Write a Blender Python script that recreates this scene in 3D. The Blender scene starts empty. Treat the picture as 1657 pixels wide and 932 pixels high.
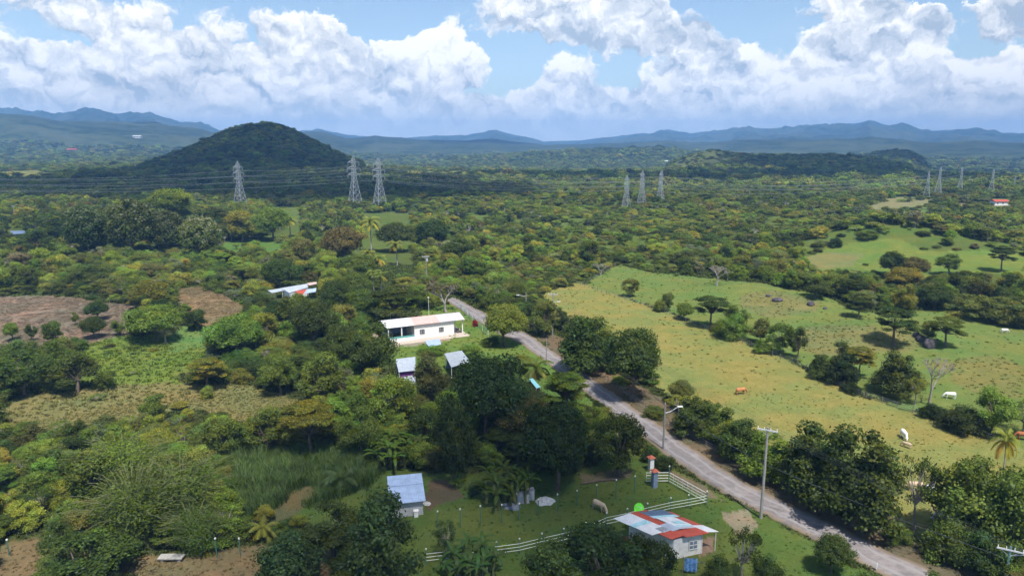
import bpy, math, random
import numpy as np
from mathutils import Vector, Matrix
R = math.radians
random.seed(7); rng = np.random.default_rng(7)
SC = bpy.context.scene
COL = SC.collection

# ------------------------------------------------------------ camera, light, exposure
H = 45.0; F = 1120.0; CU, CV = 828.5, 466.0; PITCH = R(11.6)
SUN_AZ = R(158); SUN_EL = R(62)          # azimuth clockwise from +Y (the view direction)
HAZE = 1.4e-4
HAZE_COL = (0.25, 0.53, 1.0)
cam_d = bpy.data.cameras.new('camera'); cam = bpy.data.objects.new('camera', cam_d); COL.objects.link(cam)
cam.location = (0, 0, H); cam.rotation_euler = (R(90) - PITCH, 0, 0)
cam_d.sensor_width = 36; cam_d.lens = 36 * F / 1657; cam_d.clip_start = 0.5; cam_d.clip_end = 60000
SC.camera = cam
SC.view_settings.view_transform = 'Standard'; SC.view_settings.look = 'None'
SC.view_settings.exposure = 0.44; SC.view_settings.gamma = 1
SC.view_settings.use_curve_mapping = False
sun_d = bpy.data.lights.new('sun', 'SUN'); sun = bpy.data.objects.new('sun', sun_d); COL.objects.link(sun)
sun_d.energy = 5.0; sun_d.angle = R(0.6); sun_d.color = (1.0, 0.95, 0.87)
sun_dir = Vector((math.sin(SUN_AZ) * math.cos(SUN_EL), math.cos(SUN_AZ) * math.cos(SUN_EL), math.sin(SUN_EL)))
sun.rotation_euler = sun_dir.to_track_quat('Z', 'Y').to_euler(); sun.location = (0, -50, 300)
cy = SC.cycles
cy.max_bounces = 4; cy.diffuse_bounces = 2; cy.glossy_bounces = 1; cy.transmission_bounces = 2; cy.transparent_max_bounces = 10
cy.volume_bounces = 0; cy.caustics_reflective = False; cy.caustics_refractive = False
cy.use_denoising = True; cy.use_adaptive_sampling = True; cy.adaptive_threshold = 0.03

class NT:                                   # tiny node-tree helper
    def __init__(s, nt): s.nt = nt; nt.nodes.clear()
    def n(s, t, **k):
        nd = s.nt.nodes.new(t)
        for a, b in k.items(): setattr(nd, a, b)
        return nd
    def l(s, a, b): s.nt.links.new(a, b)
    def put(s, sock, v):
        if hasattr(v, 'links') or isinstance(v, bpy.types.NodeSocket): s.l(v, sock)
        elif v is not None: sock.default_value = v
    def m(s, op, a, b=None, c=None, clamp=False):
        nd = s.n('ShaderNodeMath', operation=op, use_clamp=clamp)
        for i, v in enumerate((a, b, c)): s.put(nd.inputs[i], v)
        return nd.outputs[0]
    def v(s, op, a, b=None, c=None, out=0):
        nd = s.n('ShaderNodeVectorMath', operation=op)
        for i, x in enumerate((a, b, c)):
            if x is not None: s.put(nd.inputs[i], x)
        return nd.outputs[out]
    def noise(s, vec, scale, detail=4, rough=0.55, dist=0.0, out='Fac'):
        nd = s.n('ShaderNodeTexNoise'); s.put(nd.inputs['Vector'], vec)
        nd.inputs['Scale'].default_value = scale; nd.inputs['Detail'].default_value = detail
        nd.inputs['Roughness'].default_value = rough; nd.inputs['Distortion'].default_value = dist
        return nd.outputs[out]
    def ramp(s, x, a, b, c=0.0, d=1.0, smooth=True):
        nd = s.n('ShaderNodeMapRange', interpolation_type='SMOOTHSTEP' if smooth else 'LINEAR'); s.put(nd.inputs[0], x)
        for i, q in zip((1, 2, 3, 4), (a, b, c, d)): s.put(nd.inputs[i], q)
        return nd.outputs[0]
    def mix(s, f, a, b, mode='MIX'):
        nd = s.n('ShaderNodeMix', data_type='RGBA', blend_type=mode)
        s.put(nd.inputs[0], f)
        for i, q in ((6, a), (7, b)):
            s.put(nd.inputs[i], (*q, 1) if isinstance(q, tuple) and len(q) == 3 else q)
        return nd.outputs[2]

# ------------------------------------------------------------ world: Nishita sky and cloud banks by direction
W = bpy.data.worlds.new('World'); SC.world = W; W.use_nodes = True
t = NT(W.node_tree)
sky = t.n('ShaderNodeTexSky', sky_type='NISHITA'); sky.sun_disc = False
sky.sun_elevation = SUN_EL; sky.sun_rotation = SUN_AZ; sky.altitude = 100; sky.air_density = 1.0; sky.dust_density = 0.6; sky.ozone_density = 1.5
SKY_STRENGTH = 0.125
tc = t.n('ShaderNodeTexCoord').outputs['Generated']
sp = t.n('ShaderNodeSeparateXYZ'); t.l(tc, sp.inputs[0])
az = t.m('ARCTAN2', sp.outputs[0], sp.outputs[1]); el = t.m('ARCSINE', sp.outputs[2])
cmb = t.n('ShaderNodeCombineXYZ'); t.l(az, cmb.inputs[0]); t.l(el, cmb.inputs[1]); P2 = cmb.outputs[0]
def sk(u, v):                                # direction angles of a point in the sky
    x = (u - CU) / F; z = -(v - CV) / F
    d = Vector((x, math.cos(PITCH) + z * math.sin(PITCH), -math.sin(PITCH) + z * math.cos(PITCH))).normalized()
    return math.atan2(d.x, d.y), math.asin(d.z)
# puffs: u, v, half width, half height (in 1/1120 rad), weight, brightness bias
PUFFS = [(30,130,130,52,1,0),(170,120,110,48,1,-.05),(250,95,70,45,1,.1),(120,185,240,48,1.1,-.05),(330,150,140,70,1.1,-.05),
 (505,85,70,55,1.2,.15),(440,150,120,62,1.1,-.1),(590,110,75,48,1.1,-.1),(632,82,34,28,1.1,.3),(712,86,62,50,1.5,.45),(760,105,42,32,1.2,.35),
 (620,170,170,55,1.1,-.1),(300,205,300,38,1,0),(720,200,170,42,1,-.05),
 (925,118,44,36,1.1,.2),(900,160,70,35,.9,.0),(865,185,110,38,1,0),(1010,190,150,42,1,0),(1080,150,90,42,1,0),
 (900,20,170,42,1.1,-.1),(1020,50,110,40,1.1,-.1),(1120,85,75,34,1.1,-.1),(1160,110,45,26,1,-.05),
 (1245,115,70,36,1.3,.35),(1370,120,75,38,1.3,.4),(1470,115,80,36,1.2,.3),(1300,165,200,40,1.1,-.05),
 (1415,55,98,42,1.3,-.15),(1490,35,36,28,1.1,.0),(1370,8,70,20,1,-.05),(1610,125,46,36,1.2,.35),(1570,160,130,40,1,0),(1640,20,60,30,.9,-.1),(1640,60,40,12,.8,-.1),
 (60,20,150,28,.55,-.05),(330,40,200,40,.5,-.05),(1290,195,300,36,.9,-.02),(1900,130,200,70,1.1,0),(-250,110,200,80,1.1,0)]
def billow(vec, sc, det):
    return t.m('ABSOLUTE', t.m('MULTIPLY_ADD', t.noise(vec, sc, det, .55), 2.0, -1.0))
warp = t.n('ShaderNodeTexNoise'); t.l(P2, warp.inputs['Vector']); warp.inputs['Scale'].default_value = 26; warp.inputs['Detail'].default_value = 6; warp.inputs['Roughness'].default_value = .6
wv = t.v('MULTIPLY_ADD', t.v('SUBTRACT', warp.outputs['Color'], (.5, .5, .5)), (.075, .055, 0), P2)
sumw = None; sumy = None
for (u, v, a, b, w, br) in PUFFS:
    ca, ce = sk(u, v); ia, ib = F / (a * 1.12), F / (b * 1.12)
    q = t.v('MULTIPLY_ADD', wv, (ia, ib, 0), (-ca * ia, -ce * ib, 0))
    d2 = t.v('DOT_PRODUCT', q, q, out=1)
    g = t.m('MAXIMUM', t.m('MULTIPLY_ADD', d2, -w, w), 0.0)
    sy = t.v('DOT_PRODUCT', q, (-.16, .5, 0), out=1)
    gy = t.m('MULTIPLY', g, t.m('ADD', sy, br))
    sumw = g if sumw is None else t.m('ADD', sumw, g)
    sumy = gy if sumy is None else t.m('ADD', sumy, gy)
nA = t.noise(wv, 27, 8, .58)                                # cauliflower relief, lit from above
nB = t.noise(t.v('ADD', wv, (.004, .012, 0)), 27, 8, .58)
emb = t.m('MULTIPLY', t.m('SUBTRACT', nA, nB), 3.6)
big_ = t.noise(P2, 9, 4, .55)
den = t.m('ADD', sumw, t.m('MULTIPLY_ADD', nA, 1.7, -1.0))
den = t.m('ADD', den, t.m('MULTIPLY_ADD', big_, .8, -.42))
den = t.m('ADD', den, t.ramp(el, .02, .085, .8, 0))        # cloud bank thickens towards the horizon
alpha = t.ramp(den, .16, .46)
shade = t.m('DIVIDE', sumy, t.m('MAXIMUM', sumw, .25))
shade = t.m('ADD', shade, emb)
shade = t.m('ADD', shade, t.m('MULTIPLY_ADD', t.noise(t.v('MULTIPLY', P2, (1, 2.4, 1)), 9, 5, .6), 1.5, -.78))
shade = t.ramp(shade, -.62, .50, smooth=False)
ccol = t.mix(shade, (0.40, 0.48, 0.58), (1.03, 1.02, 1.0))
ccol = t.mix(t.ramp(el, .0, .085, .75, 0), ccol, (1.08, 1.06, 0.90))
veil = t.ramp(t.noise(t.v('MULTIPLY', P2, (1, 2.2, 1)), 5, 6, .6), .42, .8, 0, .28)
skc = t.v('SCALE', sky.outputs[0], None); sc_ = skc.node; sc_.inputs['Scale'].default_value = SKY_STRENGTH
base = t.mix(veil, skc, (.52, .66, .80))
out = t.mix(alpha, base, ccol)
# only above the horizon
bg = t.n('ShaderNodeBackground'); t.l(out, bg.inputs[0]); bg.inputs[1].default_value = 1.0
wo = t.n('ShaderNodeOutputWorld'); t.l(bg.outputs[0], wo.inputs[0])
W.cycles.sampling_method = 'MANUAL'; W.cycles.sample_map_resolution = 256

# ------------------------------------------------------------ noise, terrain
def _hash(ix, iy, s=0):
    h = (ix.astype(np.int64) * 374761393 + iy.astype(np.int64) * 668265263 + s * 1442695041) & 0xffffffff
    h = ((h ^ (h >> 13)) * 1274126177) & 0xffffffff
    return ((h ^ (h >> 16)) & 0xffff) / 65535.0
def vnoise(x, y, s=0):
    x = np.asarray(x, float); y = np.asarray(y, float)
    ix = np.floor(x); iy = np.floor(y); fx = x - ix; fy = y - iy
    fx = fx * fx * (3 - 2 * fx); fy = fy * fy * (3 - 2 * fy)
    a = _hash(ix, iy, s); b = _hash(ix + 1, iy, s); c = _hash(ix, iy + 1, s); d = _hash(ix + 1, iy + 1, s)
    return (a + (b - a) * fx) * (1 - fy) + (c + (d - c) * fx) * fy
def fbm(x, y, o=4, s=0):
    r = 0; a = .5
    for k in range(o): r = r + a * vnoise(x * 2 ** k + 17 * k, y * 2 ** k - 9 * k, s + k); a *= .5
    return r / (1 - .5 ** o)
def ridged(x, y, o=5, s=0):
    r = 0; a = .5
    for k in range(o): r = r + a * (1 - np.abs(2 * vnoise(x * 2 ** k + 5 * k, y * 2 ** k + 3 * k, s + k) - 1)); a *= .5
    return r / (1 - .5 ** o)
def uv_dir(u, v):
    x = (u - CU) / F; z = -(v - CV) / F
    return Vector((x, math.cos(PITCH) + z * math.sin(PITCH), -math.sin(PITCH) + z * math.cos(PITCH)))
def flat(u, v):
    d = uv_dir(u, v); k = H / -d.z; return d.x * k, d.y * k
def project(x, y, z):
    dz = z - H
    fwd = y * math.cos(PITCH) - dz * math.sin(PITCH); up = y * math.sin(PITCH) + dz * math.cos(PITCH)
    return CU + F * x / fwd, CV - F * up / fwd
#        distance, front width, back width, roughness, ridge points (u, v of the skyline)
RIDGES = [
 (1500, 300, 300, .12, [(200,275),(230,266),(270,252),(310,237),(340,223),(380,206),(410,199),(432,197.5),(455,201),(480,212),(510,228),(540,243),(570,256),(610,270)]),
 (1600, 330, 300, .12, [(1060,275),(1080,268),(1100,257),(1130,245),(1155,241),(1185,246),(1210,252),(1250,253),(1300,254),(1340,253),(1390,257),(1440,264),(1500,275)]),
 (2300, 350, 300, .12, [(1370,275),(1390,264),(1420,250),(1450,247),(1475,249),(1500,260),(1520,275)]),
 (2700, 420, 400, .16, [(700,264),(820,254),(870,247),(930,244),(1000,242),(1070,241),(1110,247),(1160,252),(1220,262)]),
 (4300, 900, 700, .22, [(-400,215),(-100,200),(0,192),(60,196),(100,205),(160,212),(230,217),(290,216),(330,222),(420,236),(500,240)]),
 (4600, 700, 600, .22, [(440,238),(500,221),(530,224),(560,232),(590,227),(608,222),(630,225),(650,226),(680,233),(740,236),(830,240),(900,238),(1000,240),(1180,246),(1230,243),(1262,240),(1300,248),(1400,262),(1540,264),(1590,262),(1657,256),(1900,250)]),
 (10000, 4200, 1500, .85, [(-600,196),(-200,188),(0,182),(45,185),(100,189),(150,183),(200,190),(250,190),(300,203),(330,202),(355,213),(420,225),(490,214),(520,213),(560,220),(620,226),(700,222),(760,220),(800,213),(850,222),(880,230),(940,228),(1000,222),(1080,214),(1120,218),(1200,209),(1260,210),(1300,206),(1380,205),(1402,199),(1430,206),(1460,204),(1490,213),(1540,214),(1580,209),(1620,218),(1700,216),(2000,205),(2300,210)]),
]
BUMPS = [(1240,478,22,14,3.2),(1300,500,14,9,1.5),(1430,548,12,8,2.0),(1395,402,34,22,7),(1480,404,26,18,6),(1590,420,30,20,5),
         (1340,455,30,12,-2.5),(1500,470,40,14,-3),(60,470,30,12,2),(1000,330,90,60,5),(760,330,80,60,4)]
BB = [(*flat(u, v), rx, ry, h) for u, v, rx, ry, h in BUMPS]
SKY_EL = []
for D, wf, wb, rg, pts in RIDGES:
    us = np.array([p[0] for p in pts], float)
    SKY_EL.append((us, np.array([uv_dir(u, v).z / math.hypot(uv_dir(u, v).x, uv_dir(u, v).y) for u, v in pts]), np.array([v for u, v in pts])))
def ground(x, y):
    x = np.asarray(x, float); y = np.asarray(y, float)
    r = np.hypot(x, y); yy = np.maximum(y, 1.0)
    z = (fbm(x / 60, y / 60, 3, 3) - .5) * np.clip(r / 160, .0, 5) * 1.5 * np.clip((r - 60) / 200, 0, 1)
    z = z + (fbm(x / 420, y / 420, 4, 9) - .5) * np.clip((r - 450) / 900, 0, 1) * 7
    for bx, by, rx, ry, h in BB: z = z + h * np.exp(-((x - bx) / rx) ** 2 - ((y - by) / ry) ** 2)
    u = CU + F * 1.02 * x / yy
    dr_ = np.clip((r - 650) / 2400, 0, 1); dr_ = dr_ * dr_ * (3 - 2 * dr_)
    z = z - dr_ * (26 + 22 * np.clip((u - 500) / 300, 0, 1))          # the plain sinks away towards the river basin
    for (D, wf, wb, rg, pts), (us, es, vs) in zip(RIDGES, SKY_EL):
        e = np.interp(u, us, es); top = H + D * e
        if D < 4000:                        # islands: fade out where the list ends
            k = np.clip((u - us[0]) / 25, 0, 1) * np.clip((us[-1] - u) / 25, 0, 1); top = top * k - 60 * (1 - k)
        if D < 3000: top = top - 6.5
        top = top * (1 + .05 * (fbm(u / 26 + D, u / 31, 4, 3) - .5) * min(1, D / 4000)) if D > 4000 else top
        dr = (r - D); wfr = np.where(dr < 0, wf, wb)
        prof = np.exp(-(dr / wfr) ** 2)
        n = ridged(x / (D * (.038 if D > 9000 else .06)), y / (D * (.038 if D > 9000 else .06)), 5, int(D) % 97) - .62
        z = np.maximum(z, z + (top - z) * prof * (1 + rg * n * 1.6 * (1 - prof ** 3)))
    return z
def gz(x, y): return float(ground(np.array([x]), np.array([y]))[0])
def P(u, v, dz=0.0):
    """point of the ground seen at (u, v) (raised by dz: a point dz above the ground)"""
    d = uv_dir(u, v)
    if v < 275:                              # near the horizon: walk along the ray to the first ground it meets
        ks = np.geomspace(500, 11500, 1500); hit = np.nonzero(ground(d.x * ks, d.y * ks) + dz >= H + d.z * ks)[0]
        if len(hit): k = ks[hit[0]]; return Vector((d.x * k, d.y * k, gz(d.x * k, d.y * k)))
    x, y = flat(u, max(v, 262)); k = y / d.y
    for _ in range(12):
        x, y = d.x * k, d.y * k
        zt = gz(x, y) + dz
        if d.z >= -.002: break
        k = .5 * k + .5 * (zt - H) / d.z
    x, y = d.x * k, d.y * k
    return Vector((x, y, gz(x, y)))
def mpp(p): return math.sqrt(p.x ** 2 + p.y ** 2 + (H - p.z) ** 2) * (p.y * math.cos(PITCH) + (H - p.z) * math.sin(PITCH)) / math.sqrt(p.x ** 2 + p.y ** 2 + (H - p.z) ** 2) / F
def inpoly(u, v, poly):
    u = np.asarray(u); v = np.asarray(v); c = np.zeros(u.shape, bool); n = len(poly)
    for i in range(n):
        x1, y1 = poly[i]; x2, y2 = poly[i - 1]
        if y1 == y2: continue
        c ^= ((y1 > v) != (y2 > v)) & (u < (x2 - x1) * (v - y1) / (y2 - y1) + x1)
    return c

# ------------------------------------------------------------ ground zones (colour of the soil and grass, and how thickly trees stand)
ZONES = [  # name, outline, colour, tree density
 ('far_yellow', [(0,278),(60,276),(95,284),(60,292),(0,292)], (.20,.19,.06), .1),
 ('far_yellow', [(640,277),(740,277),(830,284),(760,290),(660,287)], (.20,.21,.07), .15),
 ('far_field', [(1385,335),(1450,318),(1520,322),(1500,338),(1440,350)], (.22,.20,.10), .12),
 ('far_field', [(1440,342),(1500,330),(1530,338),(1500,350)], (.15,.20,.06), .1),
 ('far_field', [(1540,330),(1650,326),(1657,338),(1560,342)], (.20,.18,.11), .2),
 ('far_field', [(1350,333),(1382,329),(1384,337),(1352,339)], (.26,.19,.13), .05),
 ('hill_grass', [(1085,266),(1130,247),(1155,238),(1200,246),(1190,262),(1110,275)], (.19,.20,.07), .25),
 ('scrub_grass', [(660,315),(900,315),(1010,345),(950,385),(800,380),(660,350)], (.11,.15,.035), .65),
 ('scrub_grass', [(350,395),(470,385),(500,405),(460,420),(350,415)], (.10,.17,.04), .15),
 ('bushland', [(800,340),(1300,340),(1560,350),(1560,390),(1300,410),(1000,425),(850,400)], (.11,.14,.035), .75),
 ('pasture_green', [(935,466),(1000,428),(1060,443),(1150,450),(1230,458),(1330,478),(1400,505),(1560,500),(1700,515),(1700,745),(1580,700),(1500,672),(1380,630),(1290,586),(1150,532),(1075,503),(1010,482)], (.155,.190,.054), .0),
 ('slope', [(1300,415),(1380,393),(1440,385),(1500,405),(1600,405),(1700,420),(1700,448),(1560,440),(1520,455),(1470,440),(1400,445),(1330,440)], (.15,.19,.045), .05),
 ('slope_brown', [(1300,415),(1340,408),(1400,412),(1380,432),(1320,436)], (.20,.19,.075), .0),
 ('pasture_dry_patch', [(1190,478),(1260,470),(1330,488),(1320,505),(1240,512),(1200,500)], (.180,.175,.068), .0),
 ('pasture_dry_patch', [(1300,530),(1400,525),(1470,535),(1500,560),(1460,570),(1340,575),(1290,560)], (.180,.175,.068), .0),
 ('pasture_dry_patch', [(1500,590),(1600,575),(1657,590),(1657,640),(1600,650),(1540,610)], (.19,.18,.06), .0),
 ('pasture_yellow', [(1540,500),(1600,495),(1570,515),(1530,515)], (.24,.22,.05), .0),
 ('pasture', [(880,474),(940,458),(1010,483),(1075,505),(1150,535),(1290,590),(1380,635),(1500,674),(1580,705),(1700,740),(1700,960),(1500,880),(1300,790),(1160,690),(1060,620),(960,550),(890,510)], (.235,.218,.070), .0),
 ('verge', [(868,548),(890,538),(960,560),(1060,640),(1160,715),(1300,800),(1500,890),(1600,932),(1600,980),(1500,935),(1237,800),(1100,728),(1030,672),(960,618),(900,572)], (.155,.115,.075), .22),
 ('yard_top', [(600,560),(640,548),(690,500),(735,490),(790,530),(880,560),(925,610),(960,660),(900,650),(820,600),(700,610),(640,590)], (.13,.185,.045), .0),
 ('yard_dirt', [(610,540),(650,550),(735,541),(735,548),(670,560),(612,562)], (.33,.25,.19), .0),
 ('lot', [(470,830),(560,790),(620,758),(700,765),(940,762),(1050,722),(1090,750),(1160,800),(1240,840),(1430,940),(1400,1020),(500,1020),(640,900),(560,870)], (.105,.142,.036), .0),
 ('lot_bare', [(690,778),(730,775),(745,800),(700,828),(690,800)], (.15,.10,.065), .0),
 ('lot_bare', [(940,765),(1020,760),(1010,775),(950,783)], (.17,.14,.09), .0),
 ('lot_bare', [(1160,832),(1200,822),(1225,850),(1200,868),(1165,850)], (.30,.23,.16), .0),
 ('lot_bare', [(1060,740),(1145,790),(1160,812),(1130,800),(1060,752)], (.19,.15,.10), .0),
 ('lot_bare', [(1136,875),(1165,868),(1170,890),(1140,905)], (.28,.20,.15), .0),
 ('dirt_left', [(-40,478),(100,480),(210,492),(232,512),(205,545),(170,572),(130,558),(90,578),(-40,585)], (.25,.18,.14), .0),
 ('dirt_left', [(275,470),(330,462),(400,498),(385,530),(340,540),(300,505)], (.26,.18,.105), .0),
 ('field_left', [(130,560),(200,543),(340,535),(345,590),(270,610),(300,625),(200,640),(130,620)], (.15,.19,.04), .1),
 ('lawn_left', [(265,548),(300,528),(345,535),(340,560),(280,566)], (.13,.20,.06), .0),
 ('clearing', [(-40,670),(60,640),(150,625),(300,622),(420,622),(490,650),(450,682),(350,672),(300,655),(200,682),(60,702),(-40,700)], (.21,.18,.075), .02),
 ('cane', [(370,735),(600,735),(620,765),(560,800),(470,832),(380,840)], (.09,.13,.04), .0),
 ('track', [(470,800),(500,788),(520,800),(480,835),(440,850),(440,835)], (.15,.125,.06), .0),
 ('dirt_low', [(215,905),(300,893),(400,885),(480,880),(560,900),(500,990),(180,990)], (.20,.145,.08), .0),
 ('dirt_low', [(-40,885),(70,872),(80,905),(60,990),(-40,990)], (.18,.135,.075), .0),
]
DEF_COL = (.075,.085,.03)
ROAD_L = [(722,486),(727,490),(760,512),(800,537),(842,556),(875,580),(905,603),(935,625),(962,647),(985,666),(1030,700),(1075,735),(1125,770),(1175,801),(1237,832),(1300,865),(1350,888),(1400,915),(1440,935),(1500,968),(1580,1010)]
ROAD_R = [(735,481),(742,485),(775,502),(815,524),(858,542),(908,578),(948,606),(975,625),(1003,644),(1028,662),(1070,690),(1115,722),(1165,756),(1213,785),(1278,815),(1335,842),(1380,862),(1432,890),(1475,908),(1540,940),(1620,980)]
ROAD = ROAD_L + ROAD_R[::-1]

def link(o, parent=None):
    COL.objects.link(o); o.parent = parent; return o
def np_mesh(name, verts, faces, mats, attrs=None, smooth=False, midx=None):
    """faces: (n,3) or (n,4) int array"""
    me = bpy.data.meshes.new(name); verts = np.asarray(verts, np.float32); faces = np.asarray(faces, np.int32)
    nv, nf, k = len(verts), len(faces), faces.shape[1]
    me.vertices.add(nv); me.vertices.foreach_set('co', verts.ravel())
    me.loops.add(nf * k); me.loops.foreach_set('vertex_index', faces.ravel())
    me.polygons.add(nf); me.polygons.foreach_set('loop_start', np.arange(0, nf * k, k, dtype=np.int32))
    if midx is not None: me.polygons.foreach_set('material_index', np.asarray(midx, np.int32))
    if smooth: me.polygons.foreach_set('use_smooth', np.ones(nf, bool))
    for m_ in mats: me.materials.append(m_)
    for an, (typ, dat) in (attrs or {}).items():
        a = me.attributes.new(an, typ, 'POINT')
        a.data.foreach_set({'FLOAT_VECTOR': 'vector', 'FLOAT_COLOR': 'color', 'FLOAT': 'value', 'INT': 'value'}[typ], np.asarray(dat, np.int32 if typ == 'INT' else np.float32).ravel())
    me.update(calc_edges=True); return me

# ------------------------------------------------------------ materials
def mat(name): m_ = bpy.data.materials.new(name); m_.use_nodes = True; return m_, NT(m_.node_tree)
def paint(name, col, rough=.6, metal=0.0, var=.12, scale=3.0, spec=.3, dirt=None, dirt_amt=.35, bump=0.0, coords='Object'):
    m_, n = mat(name); tcn = n.n('ShaderNodeTexCoord').outputs[coords]
    nz = n.noise(tcn, scale, 5, .6); c = n.mix(n.ramp(nz, .3, .7), tuple(x * (1 - var) for x in col), tuple(min(1, x * (1 + var)) for x in col))
    if dirt: c = n.mix(n.ramp(n.noise(tcn, scale * .45, 6, .7), .48, .72, 0, dirt_amt), c, dirt)
    b = n.n('ShaderNodeBsdfPrincipled'); n.l(c, b.inputs['Base Color'])
    b.inputs['Roughness'].default_value = rough; b.inputs['Metallic'].default_value = metal; b.inputs['Specular IOR Level'].default_value = spec
    if bump:
        bp = n.n('ShaderNodeBump'); bp.inputs['Strength'].default_value = bump; n.l(nz, bp.inputs['Height']); n.l(bp.outputs[0], b.inputs['Normal'])
    o = n.n('ShaderNodeOutputMaterial'); n.l(b.outputs[0], o.inputs[0]); return m_
def sheet(name, col, rust=None, amt=.4):
    """corrugated roof sheet: ribs by a wave bump along local X, stains"""
    m_, n = mat(name); tcn = n.n('ShaderNodeTexCoord').outputs['UV']
    w = n.n('ShaderNodeTexWave', wave_type='BANDS', bands_direction='X'); n.l(tcn, w.inputs[0]); w.inputs['Scale'].default_value = 1.6
    ob = n.n('ShaderNodeTexCoord').outputs['Object']
    nz = n.noise(ob, 1.3, 6, .65)
    c = n.mix(n.ramp(nz, .3, .7), tuple(x * .82 for x in col), tuple(min(.9, x * 1.1) for x in col))
    c = n.mix(n.m('MULTIPLY', w.outputs['Fac'], .16), c, tuple(x * .55 for x in col))
    if rust: c = n.mix(n.ramp(n.noise(ob, 2.6, 7, .75), .50, .66, 0, amt), c, rust)
    b = n.n('ShaderNodeBsdfPrincipled'); n.l(c, b.inputs['Base Color']); b.inputs['Roughness'].default_value = .5; b.inputs['Specular IOR Level'].default_value = .25
    bp = n.n('ShaderNodeBump'); bp.inputs['Strength'].default_value = .5; bp.inputs['Distance'].default_value = .04; n.l(w.outputs['Fac'], bp.inputs['Height']); n.l(bp.outputs[0], b.inputs['Normal'])
    o = n.n('ShaderNodeOutputMaterial'); n.l(b.outputs[0], o.inputs[0]); return m_
def leafmat(name, trans=.3):
    m_, n = mat(name)
    a = n.n('ShaderNodeAttribute', attribute_type='INSTANCER', attribute_name='tint')
    l = n.n('ShaderNodeAttribute', attribute_type='GEOMETRY', attribute_name='lc')
    c = n.v('MULTIPLY', a.outputs['Color'], l.outputs['Color'])
    d = n.n('ShaderNodeBsdfDiffuse'); n.l(c, d.inputs[0])
    tr = n.n('ShaderNodeBsdfTranslucent'); n.l(n.v('MULTIPLY', c, (1.25, 1.35, .6)), tr.inputs[0])
    g = n.n('ShaderNodeBsdfGlossy'); g.inputs['Roughness'].default_value = .45; g.inputs[0].default_value = (.8, .9, 1, 1)
    mx = n.n('ShaderNodeMixShader'); mx.inputs[0].default_value = trans; n.l(d.outputs[0], mx.inputs[1]); n.l(tr.outputs[0], mx.inputs[2])
    mg = n.n('ShaderNodeMixShader'); mg.inputs[0].default_value = .008; n.l(mx.outputs[0], mg.inputs[1]); n.l(g.outputs[0], mg.inputs[2])
    o = n.n('ShaderNodeOutputMaterial'); n.l(mg.outputs[0], o.inputs[0]); return m_
LEAF = leafmat('foliage')
BARK = paint('bark', (.13, .10, .075), .9, var=.3, scale=2)
BARK_PALE = paint('pale_bark', (.30, .27, .23), .9, var=.25, scale=2)
WOOD_DEAD = paint('dead_wood', (.30, .26, .24), .9, var=.2, scale=2)

def ground_mat(name, far=False):
    m_, n = mat(name)
    g = n.n('ShaderNodeNewGeometry').outputs['Position']
    c = n.n('ShaderNodeAttribute', attribute_type='GEOMETRY', attribute_name='zc').outputs['Color']
    if far:
        n1 = n.noise(g, .012, 6, .7); n2 = n.noise(g, .0022, 4, .6)
        c = n.mix(n.ramp(n1, .40, .56, .95, 0), c, (.020, .034, .015)); c = n.mix(n.ramp(n2, .48, .62, 0, .7), c, (.075, .088, .045))
        bp = n.n('ShaderNodeBump'); bp.inputs['Strength'].default_value = .8; bp.inputs['Distance'].default_value = 14; n.l(n1, bp.inputs['Height'])
    else:
        n1 = n.noise(g, .35, 8, .72); n2 = n.noise(g, 3.2, 5, .7); n3 = n.noise(n.v('MULTIPLY', g, (1, 1.5, 1)), .075, 5, .65)
        c = n.mix(n.ramp(n3, .30, .70), n.v('MULTIPLY', c, (1.16, 1.0, .95)), n.v('MULTIPLY', c, (.78, .98, .95)))
        c = n.mix(n.ramp(n1, .40, .62, .45, 0), c, n.v('MULTIPLY', c, (.7, .75, .68)))
        c = n.mix(n.ramp(n1, .56, .72, 0, .45), c, n.v('MULTIPLY', c, (1.3, 1.15, 1.2)))
        c = n.mix(n.ramp(n2, .36, .60, .5, 0), c, n.v('MULTIPLY', c, (.6, .68, .6)))
        bp = n.n('ShaderNodeBump'); bp.inputs['Strength'].default_value = .75; bp.inputs['Distance'].default_value = .5
        n.l(n.m('ADD', n1, n.m('MULTIPLY', n2, .35)), bp.inputs['Height'])
    b = n.n('ShaderNodeBsdfDiffuse'); n.l(c, b.inputs[0]); n.l(bp.outputs[0], b.inputs['Normal'])
    o = n.n('ShaderNodeOutputMaterial'); n.l(b.outputs[0], o.inputs[0]); return m_

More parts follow.
